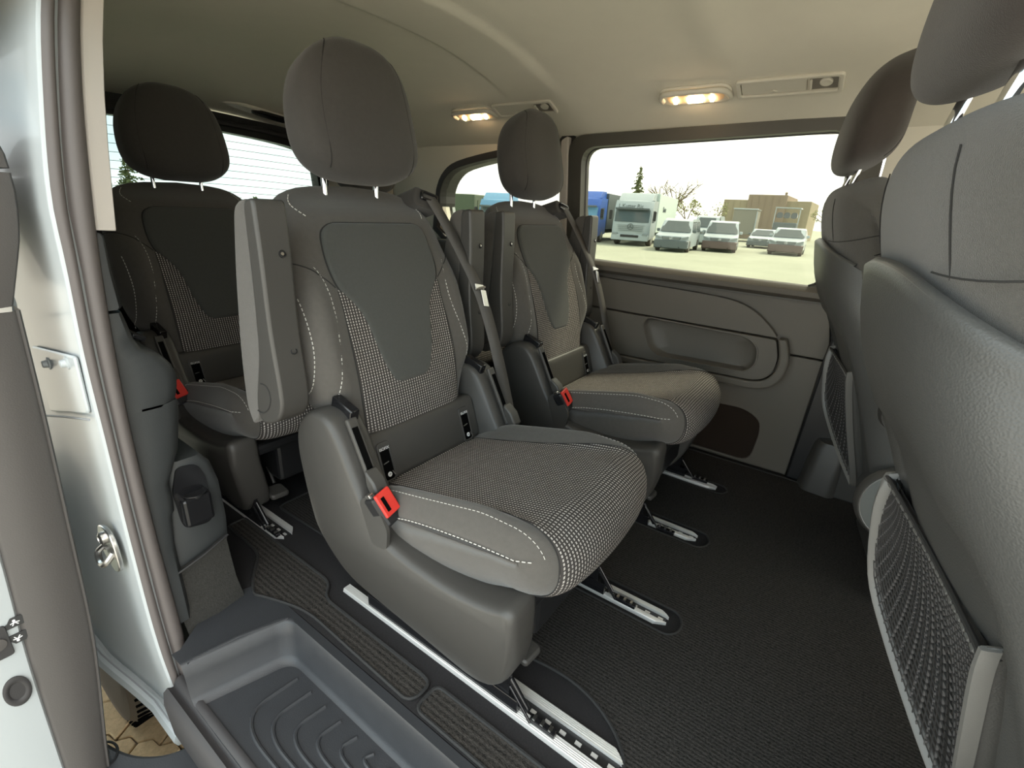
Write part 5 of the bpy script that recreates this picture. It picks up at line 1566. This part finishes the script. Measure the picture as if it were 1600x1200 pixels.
# brown hall
hall = thing('hall', 'long brown factory hall with stepped roof, on the horizon behind the cars', 'building', (-8.9, 55, GZ))
P_h1 = plain('brown_cladding', (.30, .25, .16, 1), .9, var=.15, vscale=.4); P_h2 = plain('brown_cladding_dark', (.25, .19, .13, 1), .9, var=.15, vscale=.4)
for x0, x1, h_, d_, m_ in ((-3.9, -1.5, 3.65, .0, P_h1), (-1.6, 1.85, 4.15, -.3, P_h2), (1.8, 3.9, 3.65, .1, P_h1)):
    mb = MB(); mb.box(((x0 + x1) / 2, 4 + d_, h_ / 2), (x1 - x0, 8, h_)); hb = mb.build('hall_block', m_, hall, smooth=False, bevel=.05)
    k = x0 + .35
    while k < x1 - .2:
        mb = MB(); mb.box((k, d_ - .02, h_ * .5), (.05, .05, h_ * .94)); mb.build('wall_rib', m_, hb, smooth=False); k += .62
mb = MB(); mb.lathe([(.10, 0), (.12, .3), (.08, .32)], (1.5, 1.0, 4.15), (0, 0, 1), 12); mb.build('roof_vent', P_h2, hall)

# trees
P_bark = plain('bark', (.16, .12, .08, 1), .9); P_leaf = plain('spring_leaves', (.26, .27, .10, 1), .8, var=.3, vscale=3); P_fir = plain('fir_needles', (.12, .14, .055, 1), .85, var=.3, vscale=3)
def leaves(mb, c, r, n, sz, rng):
    for _ in range(n):
        d = Vector((rng.gauss(0, 1), rng.gauss(0, 1), rng.gauss(0, 1))).normalized() * r * rng.random() ** .4
        p = Vector(c) + d; a = Vector((rng.gauss(0, 1), rng.gauss(0, 1), rng.gauss(0, 1))).normalized(); b = a.orthogonal().normalized()
        s_ = sz * rng.uniform(.6, 1.3)
        mb.add([p - a * s_, p + b * s_ * .6, p + a * s_, p - b * s_ * .6], [(0, 1, 2, 3)])
def conifer(label, loc, h_, r0, seed, n=26, dense=26):
    rng = random.Random(seed)
    t = thing('conifer', label, 'tree', loc, 0, 'trees beyond the yard')
    mb = MB(); mb.tube([(0, 0, 0), (0, 0, h_)], [h_ * .02, h_ * .004], 7); mb.build('trunk', P_bark, t)
    mb = MB()
    for i in range(n):
        z = h_ * (.12 + .87 * i / n); rr_ = r0 * (1 - (i / n)) ** .9 + .04
        for k in range(7):
            a = rng.uniform(0, 2 * PI); L_ = rr_ * rng.uniform(.7, 1.15)
            tip = Vector((L_ * math.cos(a), L_ * math.sin(a), z - L_ * .25))
            for q in range(max(3, int(dense * L_ / r0))):
                u_ = rng.uniform(.1, 1); p = Vector((0, 0, z)).lerp(tip, u_)
                leaves(mb, p, h_ * .018, 1, h_ * .018, rng)
    o = mb.build('needles', P_fir, t, smooth=False)
    return t
conifer('tall slim conifer standing above the white box truck', (-18.2, 45.2, GZ), 5.9, 1.3, 3)
conifer('bushy conifer seen through the tailgate window, left of a dark headrest', (-25.5, 8.25, GZ), 2.95, 1.0, 5, 24, 34)
def bare(label, loc, h_, seed, lv=4, leafn=0, spread=.55, leafm=None, nm='bare_tree'):
    rng = random.Random(seed)
    t = thing(nm, label, 'tree', loc, 0, 'trees beyond the yard')
    mb = MB(); lf = MB()
    def grow(p, d, L_, r, k):
        q = p + d * L_
        mid = p + d * L_ * .5 + Vector((rng.gauss(0, 1), rng.gauss(0, 1), 0)) * L_ * .05
        mb.tube([p, mid, q], [r, r * .85, r * .7], 5, False)
        if leafn and k <= 1: leaves(lf, q, L_ * .8, leafn, h_ * .02, rng)
        if k == 0: return
        for _ in range(3 if k > 1 else 2):
            dd = (d + Vector((rng.gauss(0, 1), rng.gauss(0, 1), rng.gauss(0, .5))) * spread).normalized()
            dd.z = abs(dd.z) * .8 + .15
            grow(q, dd.normalized(), L_ * rng.uniform(.6, .8), r * .62, k - 1)
    grow(Vector((0, 0, 0)), Vector((rng.gauss(0, .05), 0, 1)).normalized(), h_ * .34, h_ * .022, lv)
    mb.build('branches', P_bark, t)
    if leafn: lf.build('leaves', leafm or P_leaf, t, smooth=False)
    return t
bare('thin bare tree right of the conifer, above the box truck', (-17.4, 51.5, GZ), 5.6, 11)
bare('forked bare tree with bent trunk above the rear of the box truck', (-12.6, 38.5, GZ), 4.9, 14)
bare('round tree with thin yellow-green leaves behind the silver van', (-12.9, 43.5, GZ), 3.8, 21, 4, 5, .8, nm='leafy_tree')
bare('leaning tree with thin foliage, left edge of the brown hall', (-11.4, 47.5, GZ), 3.7, 27, 4, 4, .7, nm='leafy_tree')
bare('low budding shrub tree left of the conifer behind the tailgate glass', (-25, 7.2, GZ), 1.95, 31, 4, 3, .8, nm='leafy_tree')
bare('small tree seen between headrest and far front seat at the right of the window', (-2.6, 47, GZ), 3.4, 35, 4, 4, .8, nm='leafy_tree')
# low hedge line and wall far away behind the rear window
hd = MB(); rng = random.Random(9)
for i in range(900): 
    leaves(hd, (-29 + rng.gauss(0, .3), rng.uniform(2, 20), GZ + rng.uniform(.1, 1.35)), .25, 1, .13, rng)
ho = tag(hd.build('hedge', P_fir, smooth=False), 'low dark hedge behind the tailgate window', 'hedge'); ho['kind'] = 'stuff'
